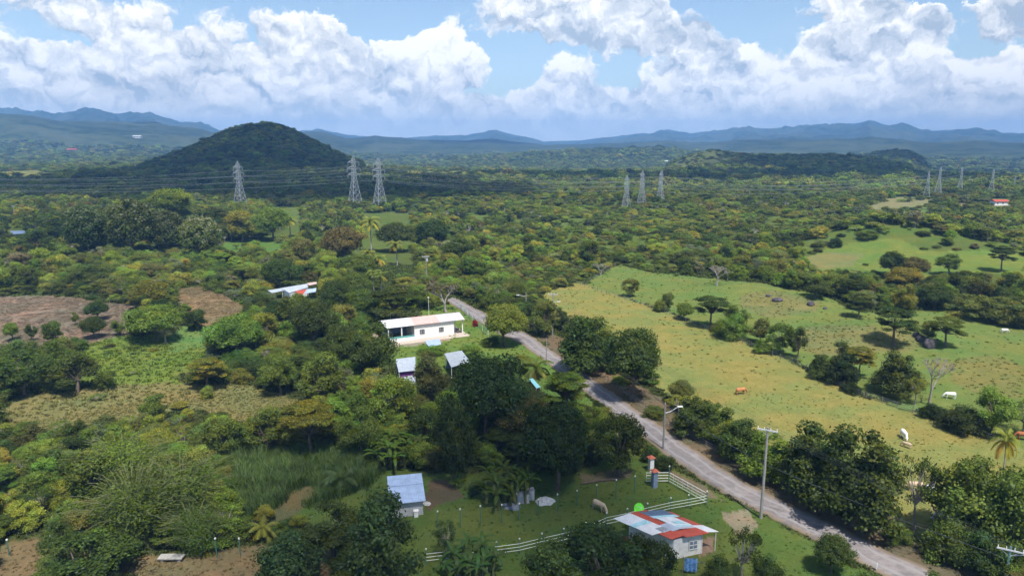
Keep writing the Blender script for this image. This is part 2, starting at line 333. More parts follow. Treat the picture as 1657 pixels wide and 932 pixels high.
def zone_color(x, y, z):
    u, v = project(x, np.maximum(y, 5), z)
    w = 9 * np.clip(140 / np.maximum(y, 30), .15, 1.4)
    u2 = u + (fbm(x / 5, y / 5, 3, 31) - .5) * w * 3; v2 = v + (fbm(x / 5 + 40, y / 5, 3, 32) - .5) * w * 1.2
    c = np.tile(np.array(DEF_COL), (len(x), 1)) * (0.8 + .5 * fbm(x / 30, y / 30, 3, 5))[:, None]
    kf = np.clip((np.hypot(x, y) - 180) / 150, 0, 1)[:, None]; c = c * (1 - kf) + np.array([(.105, .135, .036)]) * (.8 + .4 * fbm(x / 60, y / 60, 3, 6))[:, None] * kf
    kf = np.clip((np.hypot(x, y) - 2600) / 1200, 0, 1)[:, None]; c = c * (1 - kf) + np.array([(.045, .060, .034)]) * kf
    den = np.ones(len(x)); zid = np.full(len(x), -1)
    ok = (y > 20) & (np.hypot(x, y) < 1800)
    for i, (nm, poly, col, dn) in enumerate(ZONES):
        k = inpoly(u2, v2, poly) & ok; c[k] = col; den[k] = dn; zid[k] = i
    road = inpoly(u, v, ROAD) & ok; den[road] = 0
    near = ok & (den > 0)
    # keep trees a little off the road and the houses
    for du, dv in ((14, 0), (-14, 0), (0, 9), (0, -9)): den[near & inpoly(u + du, v + dv, ROAD)] = 0
    return c, den, zid
azs = np.concatenate([np.linspace(-80, -42, 20)[:-1], np.linspace(-42, 42, 620), np.linspace(42, 80, 20)[1:]]) * math.pi / 180
def sheet_obj(name, rs, m_, kind='structure'):
    A, Rr = np.meshgrid(azs, rs); x = (np.sin(A) * Rr).ravel(); y = (np.cos(A) * Rr).ravel(); z = ground(x, y)
    nA, nR = len(azs), len(rs); i = np.arange((nR - 1) * nA).reshape(nR - 1, nA)[:, :-1].ravel()
    f = np.stack([i, i + 1, i + nA + 1, i + nA], 1)
    c, _, _ = zone_color(x, y, z)
    me = np_mesh(name, np.stack([x, y, z], 1), f[:, ::-1], [m_], {'zc': ('FLOAT_COLOR', np.c_[c, np.ones(len(c))])}, smooth=True)
    o = link(bpy.data.objects.new(name, me)); o['kind'] = kind; return o
GM, GF = ground_mat('meadow_soil'), ground_mat('far_land', True)
r1 = np.concatenate([np.linspace(0.5, 28, 12), 28 * 1.0078 ** np.arange(1, 400)]); r1 = r1[r1 < 560]
r2 = np.geomspace(r1[-1], 3300, 170); r3 = np.geomspace(3300, 6500, 110); r4 = np.geomspace(6500, 11900, 170)
sheet_obj('ground', r1, GM); sheet_obj('terrain', r2, GM); sheet_obj('hills', r3, GF); sheet_obj('mountains', r4, GF)

# road: a strip following the ground, 4 cm proud, with broken edges
def road_mesh():
    n = 260
    def dens(pl):
        pl = [P(u, v) for u, v in pl]; d = np.cumsum([0] + [(pl[i + 1] - pl[i]).length for i in range(len(pl) - 1)]); d = d / d[-1]
        s = np.linspace(0, 1, n); return np.stack([np.interp(s, d, [p[k] for p in pl]) for k in range(2)], 1)
    a, b = dens(ROAD_L), dens(ROAD_R)
    for _ in range(6): a[1:-1] = (a[:-2] + 2 * a[1:-1] + a[2:]) / 4; b[1:-1] = (b[:-2] + 2 * b[1:-1] + b[2:]) / 4
    a += (np.stack([vnoise(a[:, 0] * 1.1, a[:, 1] * 1.1, 4), vnoise(a[:, 0], a[:, 1], 5)], 1) - .5) * .5
    b += (np.stack([vnoise(b[:, 0] * 1.1, b[:, 1] * 1.1, 6), vnoise(b[:, 0], b[:, 1], 7)], 1) - .5) * .5
    k = 7; T = np.linspace(0, 1, k)[None, :, None]; g = a[:, None] * (1 - T) + b[:, None] * T; g = g.reshape(-1, 2)
    z = ground(g[:, 0], g[:, 1]) + .10; v = np.c_[g, z]
    # skirt
    lo = v.copy(); i = np.arange((n - 1) * k).reshape(n - 1, k)[:, :-1].ravel(); f = np.stack([i, i + 1, i + k + 1, i + k], 1)
    ei = np.arange(n - 1) * k; sk_v = np.concatenate([v[0::k], v[k - 1::k]]); sk_v[:, 2] -= .25; base = len(v)
    f2 = np.stack([ei, ei + k, base + 1 + np.arange(n - 1), base + np.arange(n - 1)], 1)
    f3 = np.stack([ei + k - 1, base + n + np.arange(n - 1), base + n + 1 + np.arange(n - 1), ei + 2 * k - 1], 1)
    V = np.concatenate([v, sk_v]); u = np.zeros(len(V)); u[:base] = np.tile(np.linspace(0, 1, k), n)
    return V, np.concatenate([f, f2, f3]), u
V, Fc, uu = road_mesh()
m_, n = mat('worn_asphalt'); g = n.n('ShaderNodeNewGeometry').outputs['Position']; au = n.n('ShaderNodeAttribute', attribute_type='GEOMETRY', attribute_name='across').outputs['Fac']
n1 = n.noise(g, .7, 7, .7); n2 = n.noise(g, 6, 4, .7); n3 = n.noise(g, .12, 4, .6)
c = n.mix(n.ramp(n1, .35, .65), (.165, .145, .145), (.25, .225, .22)); c = n.mix(n.ramp(n3, .5, .62, 0, .5), c, (.15, .14, .145))
c = n.mix(n.ramp(n2, .58, .7, 0, .4), c, (.12, .11, .11))
edge = n.m('ABSOLUTE', n.m('SUBTRACT', au, .5)); edge = n.m('ADD', edge, n.m('MULTIPLY_ADD', n.noise(g, .9, 5, .7), .3, -.15))
c = n.mix(n.ramp(edge, .30, .45), c, (.21, .165, .115))
c = n.mix(n.ramp(n.noise(g, .35, 3, .5), .60, .63, 0, .5), c, (.115, .11, .112))
trk = n.m('ABSOLUTE', n.m('SUBTRACT', n.m('ABSOLUTE', n.m('SUBTRACT', au, .5)), .2)); c = n.mix(n.ramp(trk, .0, .09, .6, 0), c, (.29, .275, .27))
b = n.n('ShaderNodeBsdfPrincipled'); n.l(c, b.inputs['Base Color']); b.inputs['Roughness'].default_value = .85; b.inputs['Specular IOR Level'].default_value = .2
bp = n.n('ShaderNodeBump'); bp.inputs['Strength'].default_value = .4; bp.inputs['Distance'].default_value = .05; n.l(n2, bp.inputs['Height']); n.l(bp.outputs[0], b.inputs['Normal'])
o = n.n('ShaderNodeOutputMaterial'); n.l(b.outputs[0], o.inputs[0])
rd = link(bpy.data.objects.new('road', np_mesh('road', V, Fc, [m_], {'across': ('FLOAT', uu)}, smooth=False))); rd['kind'] = 'structure'

# ------------------------------------------------------------ vegetation meshes
def ico():
    p = (1 + 5 ** .5) / 2; v = np.array([(-1,p,0),(1,p,0),(-1,-p,0),(1,-p,0),(0,-1,p),(0,1,p),(0,-1,-p),(0,1,-p),(p,0,-1),(p,0,1),(-p,0,-1),(-p,0,1)], float)
    f = [(0,11,5),(0,5,1),(0,1,7),(0,7,10),(0,10,11),(1,5,9),(5,11,4),(11,10,2),(10,7,6),(7,1,8),(3,9,4),(3,4,2),(3,2,6),(3,6,8),(3,8,9),(4,9,5),(2,4,11),(6,2,10),(8,6,7),(9,8,1)]
    return v / np.linalg.norm(v, axis=1)[:, None], np.array(f)
ICO_V, ICO_F = ico()
class Geo:
    """quads and triangles with a colour factor per vertex and a material index"""
    def __init__(s): s.v = []; s.c = []; s.f = []; s.m = []; s.n = 0
    def add(s, v, f, c=(1, 1, 1), m=0):
        v = np.asarray(v, float).reshape(-1, 3); f = np.asarray(f, int)
        if f.shape[1] == 3: f = np.c_[f, f[:, 2]]
        c = np.asarray(c, float); c = np.tile(c, (len(v), 1)) if c.ndim == 1 else c
        s.v.append(v); s.c.append(c); s.f.append(f + s.n); s.m.append(np.full(len(f), m)); s.n += len(v)
    def leaves(s, pts, nrm, size, col, aspect=1.0, m=0, up=None):
        n_ = len(pts); nrm = nrm / (np.linalg.norm(nrm, axis=1)[:, None] + 1e-9)
        a = rng.normal(size=(n_, 3)) if up is None else up + rng.normal(size=(n_, 3)) * .3
        t1 = np.cross(nrm, a); t1 /= (np.linalg.norm(t1, axis=1)[:, None] + 1e-9); t2 = np.cross(nrm, t1)
        s1 = (size * .5)[:, None]; s2 = s1 * aspect
        # kite-shaped quad
        v = np.stack([pts - t1 * s1, pts - t2 * s2 * .75 + nrm * s1 * .15, pts + t1 * s1, pts + t2 * s2], 1).reshape(-1, 3)
        f = np.arange(n_ * 4).reshape(-1, 4); s.add(v, f, np.repeat(col, 4, 0), m)
    def tube(s, pts, r, sides=5, m=1, c=(1, 1, 1)):
        pts = [Vector(p) for p in pts]; k = len(pts); V = []
        for i, p in enumerate(pts):
            d = (pts[min(i + 1, k - 1)] - pts[max(i - 1, 0)]).normalized(); a = d.orthogonal().normalized(); b = d.cross(a)
            ri = r[i] if hasattr(r, '__len__') else r
            for j in range(sides):
                t_ = 2 * math.pi * j / sides; V.append(p + (a * math.cos(t_) + b * math.sin(t_)) * ri)
        f = [(i * sides + j, i * sides + (j + 1) % sides, (i + 1) * sides + (j + 1) % sides, (i + 1) * sides + j) for i in range(k - 1) for j in range(sides)]
        s.add([tuple(q) for q in V], f, c, m)
    def mesh(s, name, mats):
        v = np.concatenate(s.v); c = np.concatenate(s.c); f = np.concatenate(s.f); mi = np.concatenate(s.m)
        tri = f[:, 2] == f[:, 3]
        me = bpy.data.meshes.new(name); me.vertices.add(len(v)); me.vertices.foreach_set('co', v.astype(np.float32).ravel())
        idx = np.concatenate([q[:3] if t_ else q for q, t_ in zip(f, tri)]) if tri.any() else f.ravel()
        st = np.concatenate([[0], np.cumsum(np.where(tri, 3, 4))[:-1]])
        me.loops.add(len(idx)); me.loops.foreach_set('vertex_index', idx.astype(np.int32)); me.polygons.add(len(f)); me.polygons.foreach_set('loop_start', st.astype(np.int32))
        me.polygons.foreach_set('material_index', mi.astype(np.int32))
        for q in mats: me.materials.append(q)
        a = me.attributes.new('lc', 'FLOAT_COLOR', 'POINT'); a.data.foreach_set('color', np.c_[c, np.ones(len(c))].astype(np.float32).ravel())
        me.update(calc_edges=True); return me
def clump_leaves(g, clumps, nleaf, size, floor=-.55, colvar=.22, jitter=.65, flower=None, rim=.16, core=.72):
    for (c, rad) in clumps:
        c = np.array(c); rad = np.array(rad); base = 1 + rng.normal() * .13; warm = rng.normal() * .08
        n_ = max(4, int(nleaf * (rad[0] * rad[1]) ** .9)); d = rng.normal(size=(n_, 3)); d /= np.linalg.norm(d, axis=1)[:, None]
        d[:, 2] = np.where(d[:, 2] < floor, -d[:, 2], d[:, 2])
        k = 1 + rng.normal(size=(n_, 1)) * rim; pts = c + d * rad * k
        nr = d / rad + rng.normal(size=(n_, 3)) * jitter / rad.mean(); nr[:, 2] += .35 / rad.mean()
        col = base * (1 + rng.normal(size=n_) * colvar)[:, None] * np.array([1 + warm, 1, 1 - warm])
        col = np.clip(col, .35, 2.2)
        if flower is not None:
            top = (d[:, 2] > .45) & (rng.random(n_) < .6); col[top] = flower
        g.leaves(pts, nr, size * (.6 + .8 * rng.random(n_)), col)
        if core: g.add(c + ICO_V * rad * core, ICO_F, (.75 * base, .75 * base, .75 * base))  # cores tinted darker: inner crown shade put into the leaf colour
def limb_tree(g, clumps, h0, r0, lean=.3, m=1, sides=6, forks=None):
    """trunk with limbs reaching the clumps"""
    base = Vector((0, 0, 0)); top = Vector((random.uniform(-lean, lean), random.uniform(-lean, lean), h0))
    mid_ = (base + top) / 2 + Vector((random.uniform(-lean, lean) * .5, random.uniform(-lean, lean) * .5, 0))
    g.tube([base - Vector((0, 0, .4)), base + Vector((0, 0, .15)), mid_, top], [r0 * 1.5, r0 * 1.15, r0 * .85, r0 * .7], sides + 2, m)
    for (c, rad) in clumps:
        c = Vector(c); e = top + (c - top) * .92; q = top + (c - top) * .45 + Vector((random.uniform(-.3, .3), random.uniform(-.3, .3), -abs(c.x) * .06 + random.uniform(-.1, .3)))
        g.tube([top - Vector((0, 0, .1)), q, e], [r0 * .42, r0 * .26, r0 * .08], 4, m)
def rndclumps(kind, k=1.0):
    cl = []
    if kind == 'dome':
        for i in range(int(36 * k)):
            a = i * 2.39996; zz = 1 - 1.45 * (i + .5) / int(36 * k); rr = math.sqrt(max(0, 1 - zz * zz))
            s = random.uniform(.74, 1.14); r = random.uniform(.7, 1.5)
            cl.append(((math.cos(a) * rr * 2.95 * s, math.sin(a) * rr * 2.95 * s, 4.45 + zz * 2.65 * s), (r, r, r * .8)))
        cl.append(((0, 0, 4.3), (2.6, 2.6, 2.4)))
    elif kind == 'bush':
        for i in range(int(24 * k)):
            a = i * 2.39996 + random.random(); zz = 1 - (i + .5) / int(24 * k); rr = math.sqrt(max(0, 1 - zz * zz))
            s = random.uniform(.7, 1.15); r = random.uniform(.9, 1.5)
            cl.append(((math.cos(a) * rr * 3.0 * s, math.sin(a) * rr * 3.0 * s, .9 + zz * 5.6 * s), (r, r, r * 1.05)))
        cl.append(((0, 0, 2.2), (2.4, 2.4, 3.2)))
    elif kind == 'full':
        for i in range(int(44 * k)):
            a = i * 2.39996 + random.random() * .8; zz = 1 - (i + .5) / int(44 * k); rr = math.sqrt(max(0, 1 - zz * zz)) ** .7
            s = random.uniform(.68, 1.18); r = random.uniform(.6, 1.35); ox = .7 * math.sin(a * 2)
            cl.append((((math.cos(a) * rr * 3.1 + ox * .6) * s, math.sin(a) * rr * 3.0 * s, 1.5 + zz * 5.3 * s), (r, r, r * .8)))
        cl.append(((0, 0, 2.9), (2.3, 2.3, 2.9)))
    elif kind == 'spread':
        for i in range(int(30 * k)):
            a = i * 2.39996; rr = math.sqrt((i + .5) / int(30 * k)) * 3.3; r = random.uniform(.75, 1.35)
            lay = random.choice([0, 0, 1, 2]); zz = 7.2 - rr * rr * .13 - lay * 1.15 + random.uniform(-.25, .25)
            cl.append(((math.cos(a) * rr, math.sin(a) * rr, zz), (r, r, r * .34)))
    elif kind == 'irregular':
        n_ = int(24 * k); i = 0
        while i < n_:
            p = np.array([random.uniform(-1, 1) for _ in range(3)])
            if not .35 < np.linalg.norm(p) < 1: continue
            r = random.uniform(.7, 1.45); cl.append(((p[0] * 3.0, p[1] * 3.0, 5.0 + p[2] * 3.0 - .5), (r, r, r * .72))); i += 1
    elif kind == 'sparse':
        n_ = int(34 * k); i = 0
        while i < n_:
            p = np.array([random.uniform(-1, 1) for _ in range(3)])
            if not .4 < np.linalg.norm(p) < 1: continue
            r = random.uniform(.45, .85); cl.append(((p[0] * 3.4, p[1] * 3.4, 5.1 + p[2] * 2.5), (r, r, r * .55))); i += 1
    elif kind == 'tall':
        for i in range(int(32 * k)):
            a = i * 2.39996; zz = 1 - 1.6 * (i + .5) / int(32 * k); rr = math.sqrt(max(0, 1 - zz * zz)); s = random.uniform(.85, 1.1); r = random.uniform(.8, 1.25)
            cl.append(((math.cos(a) * rr * 2.8 * s, math.sin(a) * rr * 2.8 * s, 4.5 + zz * 3.0 * s), (r, r, r)))
        cl.append(((0, 0, 4.3), (2.2, 2.2, 2.6)))
    return cl
SPECIES = {}
def make_species(key, kind, lod, nleaf, size, seed, **kw):
    global rng
    random.seed(seed); rng = np.random.default_rng(seed)
    cl = rndclumps(kind, {0: 1, 1: .62, 2: .36}[lod])
    if lod: cl = [(c, tuple(q * (1.2 if lod == 1 else 1.5) for q in r)) for c, r in cl]
    gc, gt = Geo(), Geo()
    clump_leaves(gc, cl, nleaf, size, core=.0 if kind == 'sparse' else .7, **kw)
    h0 = {'full': 1.4, 'dome': 2.2, 'bush': .6, 'spread': 3.6, 'irregular': 2.6, 'sparse': 2.6, 'tall': 2.0}[kind]
    limb_tree(gt, cl if lod < 2 else cl[:3], h0, {'bush': .12}.get(kind, .26), m=0, sides=5 if lod == 0 else 3)
    bark = BARK_PALE if kind in ('sparse',) else BARK
    crown = gc.mesh(key + '_crown', [LEAF]); trunk = gt.mesh(key + '_trunk', [bark])
    both = Geo()
    for g_, mi in ((gc, 0), (gt, 1)):
        off = both.n
        for v_, c_, f_, _m in zip(g_.v, g_.c, g_.f, g_.m): both.v.append(v_); both.c.append(c_); both.f.append(f_ + off); both.m.append(np.full(len(f_), mi))
        both.n += g_.n
    SPECIES[key] = (crown, trunk, both.mesh(key + '_whole', [LEAF, bark]))
make_species('dome0', 'dome', 0, 260, .21, 11); make_species('dome1', 'dome', 0, 230, .23, 12)
make_species('full0', 'full', 0, 230, .23, 24); make_species('full1', 'full', 0, 210, .25, 25)
make_species('bush0', 'bush', 0, 220, .22, 13); make_species('bush1', 'bush', 0, 180, .26, 14, jitter=1.0)
make_species('spread0', 'spread', 0, 300, .20, 15, floor=-.1); make_species('spread1', 'spread', 0, 280, .21, 16, floor=-.1)
make_species('irr0', 'irregular', 0, 230, .22, 17); make_species('irr1', 'irregular', 0, 190, .25, 18, jitter=.9); make_species('irr2', 'irregular', 0, 210, .23, 19)
make_species('sparse0', 'sparse', 0, 210, .20, 20, rim=.35, jitter=1.2); make_species('sparse1', 'sparse', 0, 180, .22, 21, rim=.35, jitter=1.2)
make_species('tall0', 'tall', 0, 200, .27, 22, flower=(2.2, 1.75, 4.2)); make_species('tall1', 'tall', 0, 190, .27, 23)
for k_, (kd, sd) in {'m0': ('dome', 31), 'm1': ('irregular', 32), 'm2': ('bush', 33), 'm3': ('spread', 34), 'm4': ('bush', 35), 'm5': ('sparse', 36)}.items(): make_species(k_, kd, 1, 60, .46, sd)
for k_, (kd, sd) in {'f0': ('dome', 41), 'f1': ('irregular', 42), 'f2': ('bush', 43), 'f3': ('bush', 44)}.items(): make_species(k_, kd, 2, 14, .92, sd)

def bare_tree(seed, leafy=0):
    global rng
    random.seed(seed); rng = np.random.default_rng(seed); g = Geo(); tips = []
    def br(p, d, L, r, lv):
        q1 = p + d * L * .5 + Vector((random.uniform(-1, 1), random.uniform(-1, 1), 0)) * L * .08; q = p + d * L
        g.tube([p, q1, q], [r, r * .8, r * .6], 5 if lv < 2 else 3, 0)
        if lv >= 5: tips.append(q); return
        for _ in range(3 if lv < 4 else 4):
            e = (d + Vector((random.uniform(-1, 1), random.uniform(-1, 1), random.uniform(-.35, .5))) * .8).normalized()
            br(q, e, L * random.uniform(.6, .8), max(.02, r * .58), lv + 1)
    br(Vector((0, 0, -.3)), Vector((.08, .03, 1)).normalized(), 2.3, .24, 0)
    gl = Geo()
    if leafy:
        tp = np.array([tuple(q) for q in tips]); tp = tp[rng.random(len(tp)) < leafy]; k = 5; pts = np.repeat(tp, k, 0) + rng.normal(size=(len(tp) * k, 3)) * .3
        gl.leaves(pts, rng.normal(size=pts.shape), .28 * (.6 + rng.random(len(pts))), np.clip(1 + rng.normal(size=(len(pts), 1)) * .2, .4, 2) * np.ones((1, 3)))
    return g.mesh('bare_branches', [WOOD_DEAD]), (gl.mesh('thin_leaves', [LEAF]) if leafy else None)
BARE, _ = bare_tree(51); BARE2, THIN = bare_tree(52, .35)

def palm_meshes(seed, trunk_h=8.0, nf=18, L=3.4):
    global rng
    random.seed(seed); rng = np.random.default_rng(seed); gt, gc = Geo(), Geo(); lean = random.uniform(-.5, .5)
    pts = [Vector((lean * (i / 6) ** 2, 0, trunk_h * i / 6 - (.4 if i == 0 else 0))) for i in range(7)]
    gt.tube(pts, [.24, .18, .16, .15, .14, .13, .15], 8, 0); top = pts[-1]
    for k in range(nf):
        a = k * 2.39996 + random.uniform(-.2, .2); up = random.uniform(-.5, 1.15) if k > 3 else 1.3
        dirh = Vector((math.cos(a), math.sin(a), 0)); P_ = []; p = top.copy(); ang = up; dead = up < -.3
        for i in range(9):
            P_.append(p.copy()); p = p + (dirh * math.cos(ang) + Vector((0, 0, 1)) * math.sin(ang)) * L / 8; ang -= (.26 if up > 0 else .16)
        col = (2.2, 1.2, 1.2) if dead else ((1.75, 1.35, .7) if up < .1 else (1, 1, 1)); col = np.array(col) * random.uniform(.85, 1.15)
        gc.tube(P_, [.035] * 9, 3, 0, np.array(col) * 1.25)
        side = dirh.cross(Vector((0, 0, 1)))
        for i in range(1, 34):
            s_ = i / 34 * 8; j = min(7, int(s_)); q = P_[j].lerp(P_[j + 1], s_ - j); tdir = (P_[j + 1] - P_[j]).normalized(); ll = .95 * math.sin(math.pi * (.12 + .8 * i / 34)) * L / 3.4
            for sg in (-1, 1):
                tip = q + side * sg * ll * .75 + tdir * ll * .45 - Vector((0, 0, ll * random.uniform(.35, .7))); w = tdir * .075
                gc.add([tuple(q - w), tuple(q + w), tuple(tip)], [(0, 1, 2)], col * (.85 + .3 * random.random()))
    for i in range(6):
        a = i * 1.05; c = top + Vector((math.cos(a) * .22, math.sin(a) * .22, -.25)); gc.add(np.array(c) + ICO_V * .14, ICO_F, (1.8, 1.1, .5))
    return gc.mesh('palm_fronds', [LEAF]), gt.mesh('palm_trunk', [BARK_PALE])
PALMS = [palm_meshes(61), palm_meshes(62, 8, 15), palm_meshes(63, 1.2, 16, 3.6)]

def banana_meshes(seed, stems=7, spread=1.8):
    global rng
    random.seed(seed); rng = np.random.default_rng(seed); gs, gc = Geo(), Geo()
    for s in range(stems):
        a = s * 2.4; rr = spread * math.sqrt(s / max(1, stems)); bx, by = rr * math.cos(a), rr * math.sin(a); hh = random.uniform(1.6, 2.6)
        ln = Vector((bx, by, 0)) * .15; top = Vector((bx, by, hh)) + ln; gs.tube([(bx, by, -.3), (bx, by, hh * .5), tuple(top)], [.17, .14, .10], 7, 0)
        for k in range(8):
            az_ = k * 2.39996 + random.random(); ang = 1.25 - k * .12; d = Vector((math.cos(az_), math.sin(az_), 0)); side = d.cross(Vector((0, 0, 1))); p = top.copy(); L = random.uniform(1.5, 2.2)
            dead = (k == 7 and random.random() < .7); col = np.array((2.4, 1.35, 1.3) if dead else (random.uniform(.85, 1.25), random.uniform(.95, 1.25), .9)); V = []; ang = -1.0 if dead else ang
            for i in range(8):
                w = .20 * math.sin(math.pi * (.06 + .9 * i / 7)) * (.35 if dead else 1); V += [tuple(p - side * w - Vector((0, 0, w * .25))), tuple(p), tuple(p + side * w - Vector((0, 0, w * .25)))]
                p = p + (d * math.cos(ang) + Vector((0, 0, 1)) * math.sin(ang)) * L / 7; ang -= .27
            f = []
            for i in range(7): f += [(i * 3, i * 3 + 1, i * 3 + 4, i * 3 + 3), (i * 3 + 1, i * 3 + 2, i * 3 + 5, i * 3 + 4)]
            gc.add(V, f, col)
    return gc.mesh('banana_leaves', [LEAF]), gs.mesh('banana_stems', [STEM])
STEM = paint('green_stem', (.14, .15, .06), .8, var=.3)
BAN = [banana_meshes(71, 16, 2.6), banana_meshes(72, 3, .7), banana_meshes(73, 10, 2.0)]

def bamboo_meshes(seed):
    global rng
    random.seed(seed); rng = np.random.default_rng(seed); gs, gc = Geo(), Geo(); PT = []; NN = []; CC = []
    for s in range(120):
        a = random.random() * 6.283; b = random.random(); reach = random.uniform(1.0, 4.2); hh = random.uniform(5.5, 8.6) * (1 - reach * .06); bx, by = math.cos(a) * b, math.sin(a) * b
        pts = []
        for i in range(8):
            q = i / 7; pts.append(Vector((bx + math.cos(a) * reach * q ** 2.2, by + math.sin(a) * reach * q ** 2.2, hh * (1.15 * q - .32 * q ** 4)))) 
        gs.tube(pts, [.05, .05, .045, .04, .035, .03, .02, .01], 4, 0); cb = random.uniform(.7, 1.3)
        for i in range(150):
            q = .12 + .7 * random.random(); s_ = q * 7; j = min(6, int(s_)); p = pts[j].lerp(pts[j + 1], s_ - j)
            PT.append(p + Vector((random.gauss(0, .38), random.gauss(0, .38), random.gauss(-.1, .35)))); NN.append((math.cos(a) * .6 + random.gauss(0, .5), math.sin(a) * .6 + random.gauss(0, .5), .7 + random.gauss(0, .4))); CC.append(cb * random.uniform(.85, 1.15))
    n_ = len(PT); gc.leaves(np.array([tuple(p) for p in PT]), np.array(NN), .17 * (.6 + rng.random(n_)), np.array(CC)[:, None] * np.ones((1, 3)), aspect=.45, up=np.tile([0, 0, 1.0], (n_, 1)))
    for _ in range(10): a = random.random() * 6.28; pass
    return gc.mesh('bamboo_leaves', [LEAF]), gs.mesh('bamboo_culms', [STEM])
BAMBOO = [bamboo_meshes(81), bamboo_meshes(82)]

def tuft_mesh(seed, n_=26, h=.5, spread=.35, w=.03, name='grass_tuft'):
    random.seed(seed); g = Geo()
    for _ in range(n_):
        a = random.random() * 6.28; r = random.random() * spread * .5; x, y = math.cos(a) * r, math.sin(a) * r; b = random.random() * 6.28; hh = h * random.uniform(.5, 1.1); lx, ly = math.cos(b) * hh * .45, math.sin(b) * hh * .45
        sx, sy = -math.sin(b) * w, math.cos(b) * w; c = random.uniform(.7, 1.35)
        g.add([(x - sx, y - sy, -.03), (x + sx, y + sy, -.03), (x + lx * .4 + sx * .7, y + ly * .4 + sy * .7, hh * .65), (x + lx * .4 - sx * .7, y + ly * .4 - sy * .7, hh * .65)], [(0, 1, 2, 3)], (c, c, c))
        g.add([(x + lx * .4 - sx * .7, y + ly * .4 - sy * .7, hh * .65), (x + lx * .4 + sx * .7, y + ly * .4 + sy * .7, hh * .65), (x + lx, y + ly, hh)], [(0, 1, 2)], (c * 1.15, c * 1.1, c))
    return g.mesh(name, [LEAF])
TUFT = [tuft_mesh(91, 30, .42, .9, .045), tuft_mesh(92, 26, .30, 1.1, .05)]
CANE = [tuft_mesh(93, 120, 1.7, 1.6, .02, 'cane'), tuft_mesh(94, 110, 1.4, 1.7, .022, 'cane')]

# instancing of what nobody could count
def scatter(name, pts, rot, scl, tint, idx, meshes, label=None, cat=None):
    me = bpy.data.meshes.new(name); me.vertices.add(len(pts)); me.vertices.foreach_set('co', np.asarray(pts, np.float32).ravel())
    for an, ty, dat, key in (('rot', 'FLOAT_VECTOR', rot, 'vector'), ('scl', 'FLOAT_VECTOR', scl, 'vector'), ('tint', 'FLOAT_VECTOR', tint, 'vector'), ('pick', 'INT', idx, 'value')):
        a = me.attributes.new(an, ty, 'POINT'); a.data.foreach_set(key, np.asarray(dat, np.int32 if ty == 'INT' else np.float32).ravel())
    me.update(); ob = link(bpy.data.objects.new(name, me)); ob['kind'] = 'stuff'
    if label: ob['label'] = label; ob['category'] = cat
    ng = bpy.data.node_groups.new(name, 'GeometryNodeTree'); ng.interface.new_socket('Geometry', in_out='INPUT', socket_type='NodeSocketGeometry'); ng.interface.new_socket('Geometry', in_out='OUTPUT', socket_type='NodeSocketGeometry')
    N = ng.nodes; gi = N.new('NodeGroupInput'); go = N.new('NodeGroupOutput'); jn = N.new('GeometryNodeJoinGeometry'); L = ng.links.new
    def attr(nm, ty): q = N.new('GeometryNodeInputNamedAttribute'); q.data_type = ty; q.inputs[0].default_value = nm; return q.outputs[0]
    ar, as_, ap = attr('rot', 'FLOAT_VECTOR'), attr('scl', 'FLOAT_VECTOR'), attr('pick', 'INT')
    for k, ms in enumerate(meshes):
        src = bpy.data.objects.new(name + '_source', ms)
        oi = N.new('GeometryNodeObjectInfo'); oi.inputs[0].default_value = src; oi.inputs['As Instance'].default_value = True
        cmp_ = N.new('FunctionNodeCompare'); cmp_.data_type = 'INT'; cmp_.operation = 'EQUAL'; L(ap, cmp_.inputs[2]); cmp_.inputs[3].default_value = k
        ip = N.new('GeometryNodeInstanceOnPoints'); L(gi.outputs[0], ip.inputs['Points']); L(cmp_.outputs[0], ip.inputs['Selection']); L(oi.outputs['Geometry'], ip.inputs['Instance'])
        L(ar, ip.inputs['Rotation']); L(as_, ip.inputs['Scale']); L(ip.outputs[0], jn.inputs[0])
    L(jn.outputs[0], go.inputs[0]); md = ob.modifiers.new('scatter', 'NODES'); md.node_group = ng; return ob

# foliage base colours
TINT = {'dark': (.060, .084, .017), 'mid': (.098, .138, .023), 'bright': (.150, .210, .030), 'yellow': (.220, .225, .034), 'olive': (.130, .148, .034), 'grey': (.135, .160, .075),
        'russet': (.130, .118, .036), 'deep': (.038, .060, .014), 'orange': (.175, .165, .024), 'cane': (.10, .13, .02), 'blue': (.058, .092, .026), 'palm': (.180, .200, .036), 'tan': (.19, .15, .085), 'pink': (.30, .05, .08), 'red': (.28, .03, .03)}
def tint(name, j=.12):
    c = TINT[name]; k = 1 + random.uniform(-j, j); return [c[0] * k * (1 + random.uniform(-j, j)), c[1] * k, c[2] * k]
ALL = []
def thing(name, label, cat, loc, rz=0, group=None, scale=(1, 1, 1)):
    o = bpy.data.objects.new(name, None); link(o); o.location = loc; o.rotation_euler = (0, 0, rz); o.scale = scale; o.empty_display_size = .2
    o['label'] = label; o['category'] = cat
    if group: o['group'] = group
    ALL.append(o); return o
def part(name, me, parent, tn=None, label=None):
    o = bpy.data.objects.new(name, me); link(o, parent)
    if tn is not None: o['tint'] = tn
    if label: o['label'] = label
    return o

